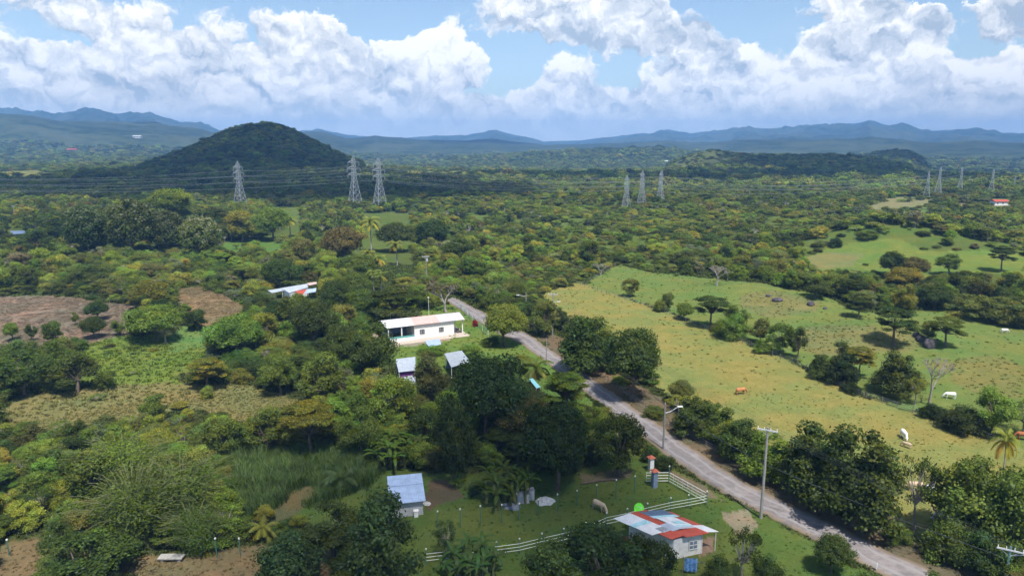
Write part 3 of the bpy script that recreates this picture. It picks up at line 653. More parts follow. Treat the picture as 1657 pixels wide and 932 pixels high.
# ------------------------------------------------------------ trees set by hand:  u, v of the foot, crown width px, height px, kind, tint, label
FORM = {'full': 'broadleaf_tree', 'dome': 'broadleaf_tree', 'irr': 'broadleaf_tree', 'spread': 'spreading_tree', 'sparse': 'thin_tree', 'tall': 'tall_tree', 'bush': 'shrub', 'bare': 'bare_tree'}
HT = [
 # along the far side of the road
 (1022,646,98,118,'dome0','dark','biggest round dark tree between the narrow road and the pasture'),
 (946,604,101,92,'full1','dark','dark tree touching the up-road side of the big round roadside tree'),
 (880,545,48,66,'irr1','olive','olive tree at the road verge behind the concrete power pole'),
 (908,535,30,40,'irr0','dark','small dark tree beside the power pole at the pasture corner'),
 (817,560,76,72,'dome1','yellow','round yellowish green mango tree standing over the road bend'),
 (722,505,62,46,'bare2','olive','flat topped grey pink tree with thin leaves behind the white house'),
 (1125,702,82,62,'full0','dark','first roadside tree after the curved street lamp'),
 (1160,712,68,58,'full1','mid','second roadside tree after the curved street lamp, leaning to the pasture'),
 (1098,668,46,34,'sparse0','yellow','thin yellowish shrub tree behind the street lamp'),
 (1196,745,82,68,'full0','dark','dark roadside tree before the crossarm pole'),
 (1244,778,84,76,'full1','bright','bright green roadside tree right behind the crossarm pole'),
 (1312,800,132,108,'full1','dark','large dark tree past the crossarm pole with trunk hidden in shade'),
 (1382,850,155,150,'full1','dark','widest dark tree of the row below the grazing white cow'),
 (1478,858,70,132,'sparse1','dark','tall tree with a bent bare trunk in the roadside gap'),
 (1560,880,132,140,'full0','mid','large green tree in front of the coconut palm'),
 (1630,905,141,150,'full0','mid','large green tree at the end of the roadside row by the picture edge'),
 (1530,905,80,70,'bush1','mid','leafy low tree under the large end trees next to the half hidden white cow'),
 (1585,925,90,70,'bush0','dark','dark shrub hanging over the verge behind the steel pole'),
 (1700,880,141,130,'full0','mid','last tree of the roadside row cut by the picture edge'),
 (1345,926,66,62,'dome1','dark','small round tree alone on the lawn near the white road sign'),
 # village side
 (790,712,132,140,'dome0','blue','largest dark green dome tree below the striped roof house'),
 (855,728,96,88,'dome1','russet','reddish dark dome tree beside the largest dome'),
 (902,792,126,140,'dome0','deep','very dark dome tree shading the concrete blocks'),
 (735,788,80,150,'irr2','deep','dark ragged tree in front of the largest dome with banana beside it'),
 (690,735,70,80,'irr1','dark','dark tree below the purple house'),
 (915,672,84,72,'spread0','bright','layered bright green tree over the road curve below the palm'),
 (1000,768,94,106,'irr1','dark','tree with pale forked trunk at the top of the corral lawn'),
 (962,700,44,44,'irr0','bright','bright small tree between the layered tree and the pale trunk tree'),
 (700,648,72,82,'irr2','russet','russet green tree between the purple house and the striped roof'),
 (606,622,92,106,'irr0','dark','big dark tree left of the purple house above the bananas'),
 (556,600,70,80,'dome1','dark','dark dome above the banana clump'),
 (640,528,96,66,'spread1','dark','wide layered dark tree behind the white house'),
 (590,515,60,50,'dome1','mid','round tree on the far slope beside the layered dark tree'),
 (510,560,80,76,'dome0','dark','dark dome in the thicket left of the white house'),
 (480,530,60,60,'irr1','mid','leafy tree in front of the red patched far house'),
 (545,505,58,56,'dome1','dark','round dark tree right of the red patched far house'),
 (455,470,66,52,'dome0','dark','dark round tree behind the left end of the red patched house'),
 (383,578,88,72,'dome0','bright','bright green dome at the edge of the left lawn'),
 (425,560,60,60,'irr1','yellow','yellow green tree right of the bright dome'),
 (640,690,90,90,'irr1','bright','light green tree below the bananas in the thicket'),
 (522,660,90,92,'irr2','mid','grey green tree in the middle of the thicket'),
 (455,640,70,70,'irr0','mid','tree between the clearing and the thicket'),
 (580,690,60,60,'bush1','mid','shrubby tree below the grey green tree'),
 # left fields
 (243,503,62,52,'dome1','orange','yellow orange tree behind the cleared dirt field'),
 (252,552,92,62,'dome0','bright','wide green tree on the edge of the cleared field'),
 (268,556,50,40,'sparse0','grey','grey branched tree in front of the wide green tree'),
 (320,535,46,38,'irr1','dark','small tree with round shadow on the brown slope'),
 (152,548,42,38,'dome1','dark','dark tree in the cleared dirt field, nearer of the pair'),
 (158,518,36,32,'dome0','dark','dark tree in the cleared dirt field, farther of the pair'),
 (192,544,28,28,'irr0','mid','small tree just right of the dark pair in the dirt field'),
 (88,556,40,40,'irr1','mid','lone bushy tree on the near side of the dirt field'),
 (52,552,22,30,'irr0','dark','narrow young tree in the dirt field'),
 (20,552,24,32,'dome1','bright','narrow bright sapling at the left edge of the dirt field'),
 (122,526,14,22,'irr0','mid','tiny sapling between the dark pair and the edge of the dirt field'),
 (125,635,92,66,'irr2','dark','dark tree in the hedge between the dirt field and the tan clearing'),
 (40,640,100,80,'irr0','dark','broad dark tree left in the hedge above the tan clearing'),
 (175,630,40,34,'irr1','mid','small tree at the right end of the hedge above the clearing'),
 (338,632,70,56,'spread0','orange','yellow topped layered tree above the tan clearing'),
 (252,684,60,52,'irr0','mid','tree standing alone in the tan clearing'),
 (336,645,22,22,'bush0','yellow','bright yellow shrub at the top of the tan clearing'),
 (365,742,76,72,'irr1','mid','tree at the near edge of the tan clearing'),
 (432,735,80,78,'irr2','mid','leafy tree beside the yellow olive tree'),
 (505,742,104,96,'spread1','orange','yellow olive layered tree above the tall cane'),
 (585,745,80,92,'irr0','mid','dark leafy tree between cane and bananas'),
 (550,700,60,60,'irr2','bright','light tree at the right end of the clearing'),
 # near bottom
 (138,950,170,90,'irr0','dark','dark tree crown along the bottom edge under the bamboo'),
 (632,960,150,160,'irr2','blue','bluish dark tree nearest the bottom edge left of the corral'),
 (540,900,110,90,'irr0','dark','dark leafy tree below the dirt track'),
 (470,950,110,90,'bush1','blue','fern like dark shrub at the bottom edge'),
 (722,905,44,66,'sparse0','blue','slim young tree in front of the corral'),
 (975,975,180,130,'irr0','deep','big dark tree in front of the patchwork roof house'),
 (1022,935,92,70,'full0','deep','dark rounded tree pressed against the low corner of the patchwork roof'),
 (900,985,130,110,'irr2','dark','dark tree at the bottom edge beside the white rails'),
 (1062,960,70,90,'irr1','deep','dark tree touching the patchwork roof corner'),
 (1200,945,66,98,'sparse1','dark','slim open tree between the laundry and the road'),
 (1240,960,60,60,'bush0','dark','dark shrub at the bottom edge near the slim open tree'),
 (1160,950,60,50,'bush1','dark','dark bush behind the hanging laundry'),
 # upper left big trees
 (145,418,74,84,'tall0','dark','greyish flowering tall tree left in the dark upper grove'),
 (218,416,82,94,'tall0','dark','greyish flowering tall tree in the middle of the dark upper grove'),
 (270,412,70,72,'tall0','dark','greyish flowering tall tree beside the isolated round one'),
 (327,424,64,76,'tall0','olive','isolated tall round tree at the near end of the dark grove'),
 (180,410,60,60,'tall1','dark','dark leafy tree inside the upper grove'),
 (278,356,76,52,'dome1','bright','bright topped tree rising behind the dark grove'),
 (392,392,60,56,'irr1','yellow','yellow green crown just below the lone power tower'),
 (443,390,64,56,'dome0','bright','green crown beside the distant pair of palms'),
 (100,395,70,40,'irr0','dark','low dark tree beside the blue roofed hut'),
 (60,410,60,40,'irr2','dark','dark tree in front of the blue roofed hut'),
 (556,425,74,60,'dome1','russet','russet dome tree in front of the two nearer power towers'),
 (522,446,32,38,'dome0','yellow','small yellow green tree in front of the russet dome'),
 (582,452,76,42,'dome0','mid','low round tree below the tall coconut palm'),
 (640,408,64,50,'dome1','dark','dark tree right of the tall coconut palm'),
 (575,488,60,50,'dome1','mid','round tree behind the pale palms on the village slope'),
 (700,400,60,44,'dome0','dark','dark tree far beyond the crossarm pole'),
 (745,432,60,52,'irr0','dark','dark round tree to the right beyond the crossarm pole'),
 (765,452,60,40,'irr2','mid','leafy tree on the bank above the road end'),
 (160,455,44,36,'irr0','mid','tree behind the far side of the dirt field'),
 # pasture side
 (1020,480,34,32,'irr1','olive','small round tree alone on the pasture fence line, first from the corner'),
 (1081,503,26,32,'irr1','olive','slim tree on the pasture fence line, second from the corner'),
 (1150,530,62,54,'spread1','dark','dark layered tree on the pasture fence line'),
 (1190,536,46,46,'irr0','mid','leafy tree with open crown beside the dark layered fence tree'),
 (1160,462,48,32,'bare','grey','grey leafless tree on the far edge of the bright pasture'),
 (972,446,30,20,'bare','grey','small grey leafless tree at the pasture corner'),
 (1228,556,44,44,'irr2','olive','open tree on the fence line before the row of three'),
 (1262,572,50,54,'irr1','mid','tree on the fence line, middle of the row of three'),
 (1290,580,34,52,'irr2','dark','narrow tree closing the row of three on the fence line'),
 (1362,602,48,52,'irr0','dark','dark tree on the fence line after the fence gap'),
 (1390,612,52,54,'spread0','orange','yellow olive open tree on the lower fence line'),
 (1448,642,78,70,'full1','dark','dark wide tree on the fence line by the leafless trunk'),
 (1480,655,36,54,'sparse0','yellow','thin yellowish tree touching the leafless trunk'),
 (1503,655,58,80,'bare','grey','tall leafless pale tree at the log pile'),
 (1446,560,74,66,'spread0','dark','layered dark tree on the brown mound'),
 (1530,562,62,52,'spread1','mid','layered tree right of the dark boulders'),
 (1500,550,36,34,'irr1','olive','olive shrub tree right behind the boulders'),
 (1388,514,44,34,'spread0','dark','low layered tree behind the brown mound'),
 (1604,705,80,84,'irr0','bright','leafy green tree above the brown cow'),
 (1655,705,70,70,'sparse0','bright','light green tree cut by the picture edge above the brown cow'),
 (1441,448,44,42,'dome0','dark','round dark tree on the bright slope, farthest of its cluster'),
 (1478,452,52,38,'dome1','russet','brownish round tree on the bright slope'),
 (1462,470,60,40,'dome1','orange','yellowish round tree in front of the brownish one'),
 (1535,445,44,38,'irr0','mid','tree on the ridge end of the bright slope'),
 (1620,440,44,44,'spread1','dark','layered dark tree on the far slope by the edge'),
 (1200,452,40,30,'irr0','dark','dark tree behind the leafless pasture tree'),
 (1110,440,44,26,'irr1','dark','low dark trees on the far edge of the bright pasture'),
 (1600,520,80,44,'full0','olive','wide olive tree on the right meadow edge'),
 (1650,530,60,44,'full1','olive','olive tree at the right edge of the meadow'),
 (1560,505,50,34,'irr0','olive','olive tree starting the right meadow hedge'),
 (1510,500,60,40,'dome0','dark','dark dome in the gully wood near the meadow hedge'),
 (1560,480,60,44,'dome1','dark','dark dome in the gully wood farther right'),
 (1375,480,60,40,'irr2','dark','dark leafy tree in the gully wood'),
 (1320,482,56,36,'irr0','dark','dark tree in the gully wood above the brown pasture knoll'),
]
HAND = []
def plant(u, v, wpx, hpx, kind, tn, label, p=None, group=None, name=None):
    p = P(u, v) if p is None else p
    k = mpp(p); dep = math.atan2(H - p.z, math.hypot(p.x, p.y))
    w = wpx * k; h = max(1.2, (hpx * k - .18 * w * math.sin(dep)) / math.cos(dep))
    sp_ = kind.rstrip('012') if kind not in ('bare2',) else 'bare'
    if kind in ('bare', 'bare2'):
        s = (w / 6.0, w / 6.0, h / 6.2); t_ = thing('bare_tree', label, 'tree', p, random.random() * 6.28, group, s)
        part('branches', BARE if kind == 'bare' else BARE2, t_)
        if kind == 'bare2': part('leaves', THIN, t_, [.14, .12, .055])
    else:
        base = {'spread': (8.8, 7.8), 'dome': (8.4, 8.0), 'irr': (8.2, 8.2), 'tall': (7.8, 8.4), 'bush': (8.0, 7.6), 'sparse': (8.0, 8.0), 'full': (8.2, 8.0)}[sp_]
        t_ = thing(name or FORM[sp_], label, 'shrub' if sp_ == 'bush' else 'tree', p, random.random() * 6.28, group, (w / base[0], w / base[0], h / base[1]))
        part('crown', SPECIES[kind][0], t_, tint(tn)); part('trunk', SPECIES[kind][1], t_)
    HAND.append((p.x, p.y, w * .5)); return t_
for a in HT: plant(*a)

# palms, bananas, bamboo
def stand(name, label, cat, meshes, p, sc, tn, group=None, rz=None, parts=('fronds', 'trunk')):
    t_ = thing(name, label, cat, p, random.random() * 6.28 if rz is None else rz, group, sc if hasattr(sc, '__len__') else (sc, sc, sc))
    part(parts[0], meshes[0], t_, tint(tn)); part(parts[1], meshes[1], t_); HAND.append((p.x, p.y, 1.5)); return t_
for (u, vb, ht, wd, k, tn, lb) in [
 (601,408,58,32,0,'palm','tallest coconut palm of the far village, seen against dark scrub'),
 (643,430,40,30,1,'palm','yellowish coconut palm right of the tallest palm'),
 (597,440,36,26,0,'palm','short coconut palm directly under the tallest palm'),
 (611,452,40,28,1,'palm','golden coconut palm in the palm cluster'),
 (605,472,36,26,0,'palm','golden coconut palm lowest in the palm cluster'),
 (617,478,38,28,1,'mid','dark fronded palm at the bottom of the palm cluster'),
 (453,372,34,22,0,'palm','farther of the two distant palms left of the power towers'),
 (470,384,34,26,1,'palm','nearer of the two distant palms left of the power towers, with dry fronds'),
 (495,420,28,28,1,'palm','pale yellow palm left of the russet dome tree'),
 (1619,800,102,44,1,'yellow','coconut palm with drooping dry fronds at the pasture edge')]:
    p = P(u, vb); kk = mpp(p); dep = math.atan2(H - p.z, math.hypot(p.x, p.y)); h = ht * kk / math.cos(dep); s = wd * kk / 5.2
    stand('coconut_palm', lb, 'palm', PALMS[k], p, (s, s, h / 9.6), tn)
for (u, vb, wd, tn, lb) in [
 (425,868,62,'palm','young yellow green palm beside the dirt track near the bottom'), (334,895,40,'orange','small yellowish palm at the foot of the bamboo'),
 (868,608,66,'mid','bushy palm beside the road below the mango tree'), (553,790,74,'blue','dark short palm at the corner of the cane'),
 (842,600,40,'mid','small palm in the flower garden beside the road')]:
    p = P(u, vb); s = wd * mpp(p) / 6.4; stand('young_palm', lb, 'palm', PALMS[2], p, s, tn)
for (u, vb, wd, k, tn, lb) in [
 (640,748,86,0,'mid','large banana clump behind the small grey roofed shed'), (738,790,44,1,'mid','single banana plant with a dry hanging leaf beside the shed'),
 (818,806,90,0,'dark','banana clump leaning over the concrete blocks'), (775,745,60,2,'dark','banana plants deep in the shade of the dark trees'),
 (762,930,92,0,'blue','dark banana clump in front of the corral rails'), (893,884,30,1,'bright','small banana plant growing through the white rails'),
 (815,895,34,1,'bright','pale young banana plant beside the rails'),(562,610,52,2,'bright','banana clump under the dark dome'), (612,640,44,1,'bright','banana plants left of the purple house'),
 (640,640,40,2,'bright','banana plants touching the purple house'), (690,700,50,2,'mid','banana plants below the purple house'), (510,610,44,2,'bright','banana leaves rising from the left thicket'),
 (1625,560,1,1,'bright','x')]:
    if lb == 'x': continue
    p = P(u, vb); s = wd * mpp(p) / 6.0; s = min(s, 1.25); stand('banana_clump', lb, 'banana plant', BAN[k], p, s, tn, parts=('leaves', 'stems'))
for (u, vb, wd, k, tn, lb) in [(225,880,190,0,'cane','yellow green bamboo clump, nearest and widest of the bamboo'), (300,850,170,1,'mid','green bamboo clump beside the tall cane'), (205,800,150,1,'bright','bright bamboo clump standing behind the widest one'), (320,895,120,0,'mid','bamboo clump over the dirt path')]:
    p = P(u, vb); s = wd * mpp(p) / 8.6; stand('bamboo_clump', lb, 'bamboo', BAMBOO[k], p, (s, s, s * .95), tn, parts=('leaves', 'culms'))
for (u, vb, wd, hp, tn, lb) in [(1052,745,36,24,'dark','upper dark clipped hedge bush by the road and the brick capped pillars'), (1074,760,38,26,'dark','lower dark clipped hedge bush by the corral gate'),
 (769,528,11,11,'red','red flowering shrub at the road fence near the white house'), (1012,905,38,34,'pink','pink bougainvillea in front of the patchwork roof house'),
 (768,800,22,22,'blue','small round bush alone on the lawn right of the shed'), (848,588,40,14,'orange','row of orange croton shrubs in the roadside garden'),
 (800,596,26,14,'bright','bright shrub beside the white garden bench'), (760,575,40,20,'bright','bushes between the white house and the striped roof'), (795,560,30,16,'mid','low shrub at the foot of the mango tree'),
 (700,572,50,16,'bright','bushes in front of the white house wall'), (1490,620,20,10,'olive','x')]:
    if lb != 'x': plant(u, vb, wd, hp, 'bush0', tn, lb)

# ------------------------------------------------------------ built things
class MB:
    def __init__(s): s.v = []; s.f = []; s.uv = {}
    def poly(s, pts, faces): n_ = len(s.v); s.v += [tuple(p) for p in pts]; s.f += [tuple(i + n_ for i in f) for f in faces]
    def box(s, c, sz, rz=0.0, ry=0.0):
        M = Matrix.Translation(Vector(c)) @ Matrix.Rotation(rz, 4, 'Z') @ Matrix.Rotation(ry, 4, 'Y'); x, y, z = (q / 2 for q in sz)
        s.poly([M @ Vector(p) for p in ((-x,-y,-z),(x,-y,-z),(x,y,-z),(-x,y,-z),(-x,-y,z),(x,-y,z),(x,y,z),(-x,y,z))], ((0,3,2,1),(4,5,6,7),(0,1,5,4),(1,2,6,5),(2,3,7,6),(3,0,4,7)))
    def slab(s, q, th):
        """four corners (top face, any order round) and a thickness"""
        q = [Vector(p) for p in q]; n_ = (q[1] - q[0]).cross(q[2] - q[0]).normalized()
        if n_.z < 0: n_ = -n_; q = q[::-1]
        s.poly(q + [p - n_ * th for p in q], ((0,1,2,3),(7,6,5,4),(0,4,5,1),(1,5,6,2),(2,6,7,3),(3,7,4,0)))
    def tube(s, pts, r, sides=6, cap=True):
        pts = [Vector(p) for p in pts]; k = len(pts); V_ = []
        for i, p in enumerate(pts):
            d = (pts[min(i + 1, k - 1)] - pts[max(i - 1, 0)]).normalized(); a = d.orthogonal().normalized(); b_ = d.cross(a); ri = r[i] if hasattr(r, '__len__') else r
            V_ += [p + (a * math.cos(6.28318 * j / sides) + b_ * math.sin(6.28318 * j / sides)) * ri for j in range(sides)]
        f = [(i * sides + j, i * sides + (j + 1) % sides, (i + 1) * sides + (j + 1) % sides, (i + 1) * sides + j) for i in range(k - 1) for j in range(sides)]
        if cap: f += [tuple(range(sides))[::-1], tuple((k - 1) * sides + j for j in range(sides))]
        s.poly(V_, f)
    def build(s, name, m_, parent=None, smooth=False, label=None, inv=None):
        """vertices are in the parent's space unless inv (its world matrix) is given"""
        v = s.v
        if inv is not None: im = inv.inverted(); v = [tuple(im @ Vector(p)) for p in v]
        me = bpy.data.meshes.new(name); me.from_pydata(v, [], s.f); me.materials.append(m_)
        uvl = me.uv_layers.new(name='UVMap'); 
        for p in me.polygons:
            a = (Vector(v[p.vertices[1]]) - Vector(v[p.vertices[0]]))
            L_ = a.length or 1; a = a / L_; b_ = p.normal.cross(a)
            for li, vi in zip(p.loop_indices, p.vertices): q = Vector(v[vi]) - Vector(v[p.vertices[0]]); uvl.data[li].uv = (q.dot(a), q.dot(b_))
            p.use_smooth = smooth
        me.update(); o_ = link(bpy.data.objects.new(name, me), parent)
        if label: o_['label'] = label
        return o_
def PZ(u, v, h): p = P(u, v, h); p.z += h; return p
WHITE = paint('white_wall', (.78, .77, .75), .7, dirt=(.45, .40, .34), dirt_amt=.35)
BLOCK = paint('concrete_block', (.42, .42, .43), .9, var=.2, scale=5)
PLAST = paint('old_plaster', (.46, .46, .46), .8, dirt=(.2, .2, .18))
CONC = paint('concrete', (.36, .35, .33), .9, var=.2, scale=4)
STEEL = paint('galvanised_steel', (.55, .57, .60), .5, metal=.2)
DARK = paint('dark_opening', (.025, .025, .03), .6)
TEAL = paint('teal_paint', (.10, .32, .30), .6); PURPLE = paint('purple_wall', (.20, .06, .24), .7)
GREENP = paint('green_post_paint', (.06, .16, .12), .6); WHITEP = paint('white_rail_paint', (.75, .75, .68), .5)
BLUEGREY = paint('blue_grey_wall', (.20, .25, .34), .8, var=.25); TILE = paint('red_tile', (.42, .12, .07), .8, var=.3, scale=8)
POLE = paint('pole_concrete', (.27, .255, .235), .9); WOODP = paint('wooden_post', (.20, .16, .12), .9, var=.3)
ZINC = sheet('zinc_sheet', (.42, .47, .55), (.25, .18, .13), .3); ZBLUE = sheet('blue_zinc_sheet', (.36, .46, .64), (.30, .36, .46), .2)
RWHITE = sheet('white_sheet', (.74, .74, .74), (.45, .38, .32), .25); RRED = sheet('red_sheet', (.48, .085, .05), (.30, .10, .07), .5); RPINK = sheet('faded_pink_sheet', (.62, .42, .38), (.42, .28, .24), .35)
RCYAN = sheet('pale_cyan_sheet', (.40, .66, .70), (.7, .72, .7), .4); RDARK = sheet('dark_blue_sheet', (.11, .16, .24), (.20, .22, .26), .4); RLILAC = sheet('lilac_sheet', (.55, .50, .54), (.42, .30, .26), .3)
IRON = paint('dark_iron', (.05, .06, .06), .5); COPPER = paint('wire_grey', (.36, .38, .42), .4, metal=.3)
LANDMARKS = []
def mark(p, nm): LANDMARKS.append((p.x, p.y, nm))

def frame(p0, p1):
    """local frame: origin p0, x towards p1 (horizontal), y away from the viewer"""
    ex = Vector((p1.x - p0.x, p1.y - p0.y, 0)); L_ = ex.length; return math.atan2(ex.y, ex.x), L_
# --- the long white house
A_, B_ = P(671, 549), P(735, 541); rz, L_ = frame(A_, B_); z0 = min(A_.z, B_.z)
hs = thing('house', 'long white house with a white, pink and lilac metal roof and open carport', 'house', (A_.x, A_.y, z0), rz, None); mark(A_, 'white house')
HT_ = 3.6; DP = 6.0; CW = 6.3       # wall height, depth, carport width
mb = MB(); mb.box((L_ / 2, DP / 2, HT_ / 2 - .2), (L_, DP, HT_ + .4)); mb.poly([(.02, .02, HT_ - .01), (L_ - .02, .02, HT_ - .01), (L_ - .02, DP - .02, HT_ - .01), (.02, DP - .02, HT_ - .01), (.02, DP / 2, HT_ + .85), (L_ - .02, DP / 2, HT_ + .85)], ((0,1,5,4),(2,3,4,5),(0,4,3),(1,2,5))); mb.build('wall', WHITE, hs)
for nm_, x0, x1, m_ in (('white_roof', -CW - .8, -.25, RWHITE), ('pink_roof', -.25, L_ * .62, RPINK), ('lilac_roof', L_ * .62, L_ + 2.6, RLILAC)):
    mb = MB()
    for a0, a1, b0, b1 in ((-.55, HT_ - .02, DP / 2, HT_ + 1.0), (DP / 2, HT_ + 1.0, DP + .8, HT_ + .05)): mb.slab([(x0, a0, a1), (x1, a0, a1), (x1, b0, b1), (x0, b0, b1)], .06)
    mb.build('roof', m_, hs, label={'white_roof': 'white sheet over the carport', 'pink_roof': 'faded pink sheet over the middle', 'lilac_roof': 'pale lilac sheet over the porch end'}[nm_])
for x in (L_ * .19, L_ * .67):
    mb = MB(); mb.box((x, -.03, 1.65), (1.15, .08, 1.05)); w_ = mb.build('window', DARK, hs)
    mb = MB()
    for q in (-.575, -.2, .2, .575): mb.box((x + q, -.09, 1.65), (.06, .05, 1.15))
    for q in (-.55, 0, .55): mb.box((x, -.10, 1.65 + q), (1.2, .05, .06))
    mb.build('window_bars', STEEL, w_)
for x, y in ((-CW, -.2), (-CW / 2, -.2), (-CW, DP - .2), (L_ + 2.2, .2), (L_ + 2.2, DP - .3)):
    mb = MB(); mb.box((x, y, HT_ / 2 - .1), (.22, .22, HT_ + .15)); mb.build('post', WHITE, hs)
mb = MB(); mb.box((-CW / 2 - .1, -.35, .35), (CW, .16, .9)); mb.build('carport_low_wall', WHITE, hs)
mb = MB(); mb.box((-CW / 2 - .1, -.35, 1.02), (CW, .05, .42)); mb.build('carport_railing', TEAL, hs)
mb = MB(); mb.box((-CW / 2 - .1, DP - .1, HT_ / 2), (CW, .12, HT_)); mb.build('carport_back_wall', BLUEGREY, hs)
mb = MB(); mb.box((L_ / 2 - 2, DP / 2 - 1.2, -.05), (L_ + 10, DP + 3.4, .18)); mb.build('paved_terrace', paint('terrace', (.45, .38, .32), .9, var=.2), hs)
mb = MB(); mb.box((L_ + 1.4, 1.0, .5), (.7, .7, .1)); mb.box((L_ + 1.4, 1.35, .8), (.7, .08, .6)); 
for x, y in ((1.1, .7), (1.7, .7), (1.1, 1.3), (1.7, 1.3)): mb.box((L_ + x, y, .25), (.06, .06, .45))
pc = mb.build('chair', WOODP, None, inv=None); pc.matrix_world = hs.matrix_basis; pc['label'] = 'wooden chair on the porch of the white house'; pc['category'] = 'chair'
# tall slim aerial pole beyond the house and a small mast at the carport
for u, vb, vt, lb in ((694, 512, 488, 'thin white mast standing behind the pink roof'), (632, 522, 506, 'short white mast at the carport corner')):
    p = P(u, vb); k = mpp(p); mb = MB(); mb.tube([(0, 0, -.2), (0, 0, (vb - vt) * k + 1.2)], .05); t_ = thing('mast', lb, 'mast', p); mb.build('pole', WHITEP, t_)
    mb = MB(); mb.box((0, 0, (vb - vt) * k + 1.2), (.35, .35, .22)); mb.build('mast_head', WHITEP, t_)

# --- grey roofed block shed
A_, B_ = P(635, 838), P(685, 832); rz, L_ = frame(A_, B_); z0 = min(A_.z, B_.z)
sd = thing('shed', 'small concrete block shed with a bluish sheet roof on the lawn', 'shed', (A_.x, A_.y, z0), rz); mark(A_, 'small block shed')
DP = 4.6; mb = MB(); mb.box((L_ / 2, DP / 2, 1.0), (L_, DP, 2.1)); mb.build('wall', BLOCK, sd)
mb = MB(); mb.slab([(-.35, -.5, 2.12), (L_ + .3, -.5, 2.12), (L_ + .3, 3.0, 2.65), (-.35, 3.0, 2.65)], .05); mb.build('roof', ZBLUE, sd)
mb = MB(); mb.slab([(-.35, 2.9, 2.72), (L_ + .3, 2.9, 2.72), (L_ + .3, DP + .7, 2.95), (-.35, DP + .7, 2.95)], .05); mb.build('roof', ZBLUE, sd, label='upper sheets overlapping the lower ones')
for x in (.9, 1.5, 2.9): mb = MB(); mb.box((x, -.02, 1.95), (.35, .06, .16)); mb.build('vent', DARK, sd)
mb = MB(); mb.box((L_ * .76, -.25, .35), (.5, .45, .8)); mb.box((L_ * .76, -.25, .8), (.62, .55, .12)); wt = mb.build('water_tap_box', WHITE); wt['label'] = 'small white box standing at the front wall of the block shed'; wt['category'] = 'box'; wt.matrix_world = sd.matrix_basis
mb = MB(); mb.slab([(L_ - .9, -.03, .02), (L_ - .1, -.03, .02), (L_ - .1, -.02, 1.2), (L_ - .9, -.02, 1.2)], .04)
# rubble beside it
def pile(u, v, wpx, hpx, m_, name, label, cat, seed):
    p = P(u, v); k = mpp(p); rs = np.random.default_rng(seed); V_ = []; n_a, n_r = 28, 9
    for i in range(n_r):
        for j in range(n_a):
            a = j / n_a * 6.28318; q = i / (n_r - 1); rr = q * wpx * .5 * k * (1 + .16 * math.sin(a * 2 + seed) + .1 * math.sin(a * 5)); 
            V_.append((math.cos(a) * rr, math.sin(a) * rr * .95, (hpx * k) * (1 - q ** 1.7) + rs.normal() * .05 * (1 if q < .95 else 0) - .06 * q - .08 * (q > .95)))
    f = [(i * n_a + j, (i + 1) * n_a + j, (i + 1) * n_a + (j + 1) % n_a, i * n_a + (j + 1) % n_a) for i in range(n_r - 1) for j in range(n_a)]
    mb = MB(); mb.poly(V_, f); o_ = mb.build(name, m_); o_.location = p; o_['label'] = label; o_['category'] = cat
GRAVW = paint('white_gravel', (.50, .50, .50), .95, var=.35, scale=9, bump=.8); GRAVG = paint('grey_gravel', (.19, .21, .25), .95, var=.35, scale=9, bump=.8)
pile(882, 812, 31, 9, GRAVW, 'gravel_pile', 'pile of pale crushed stone on the lawn', 'gravel pile', 1)
pile(826, 819, 30, 5, GRAVG, 'gravel_pile', 'low pile of dark grey gravel beside the concrete blocks', 'gravel pile', 2)
pile(691, 815, 14, 4, GRAVW, 'rubble_pile', 'small heap of pale rubble against the side of the block shed', 'rubble', 3)
p = P(845, 810); t_ = thing('water_tank', 'broken open concrete tank under the leaning bananas', 'tank', p, .2)
mb = MB()
for c_, s_ in (((0, -.6, .55), (1.5, .12, 1.1)), ((0, .6, .5), (1.5, .12, 1.0)), ((-.69, 0, .5), (.12, 1.08, 1.0)), ((.69, 0, .45), (.12, 1.08, .9)), ((-.5, -.6, 1.2), (.4, .12, .25))): mb.box(c_, s_)
mb.build('tank_wall', PLAST, t_); mb = MB(); mb.box((0, 0, .02), (1.6, 1.5, .1)); mb.build('base_slab', CONC, t_)
p = P(859, 807); t_ = thing('water_tank', 'narrow upright concrete tank right of the broken one', 'tank', p, .2); mb = MB(); mb.box((0, 0, .65), (.75, .8, 1.35)); mb.box((0, 0, 1.36), (.85, .9, .08)); mb.build('tank_wall', PLAST, t_)

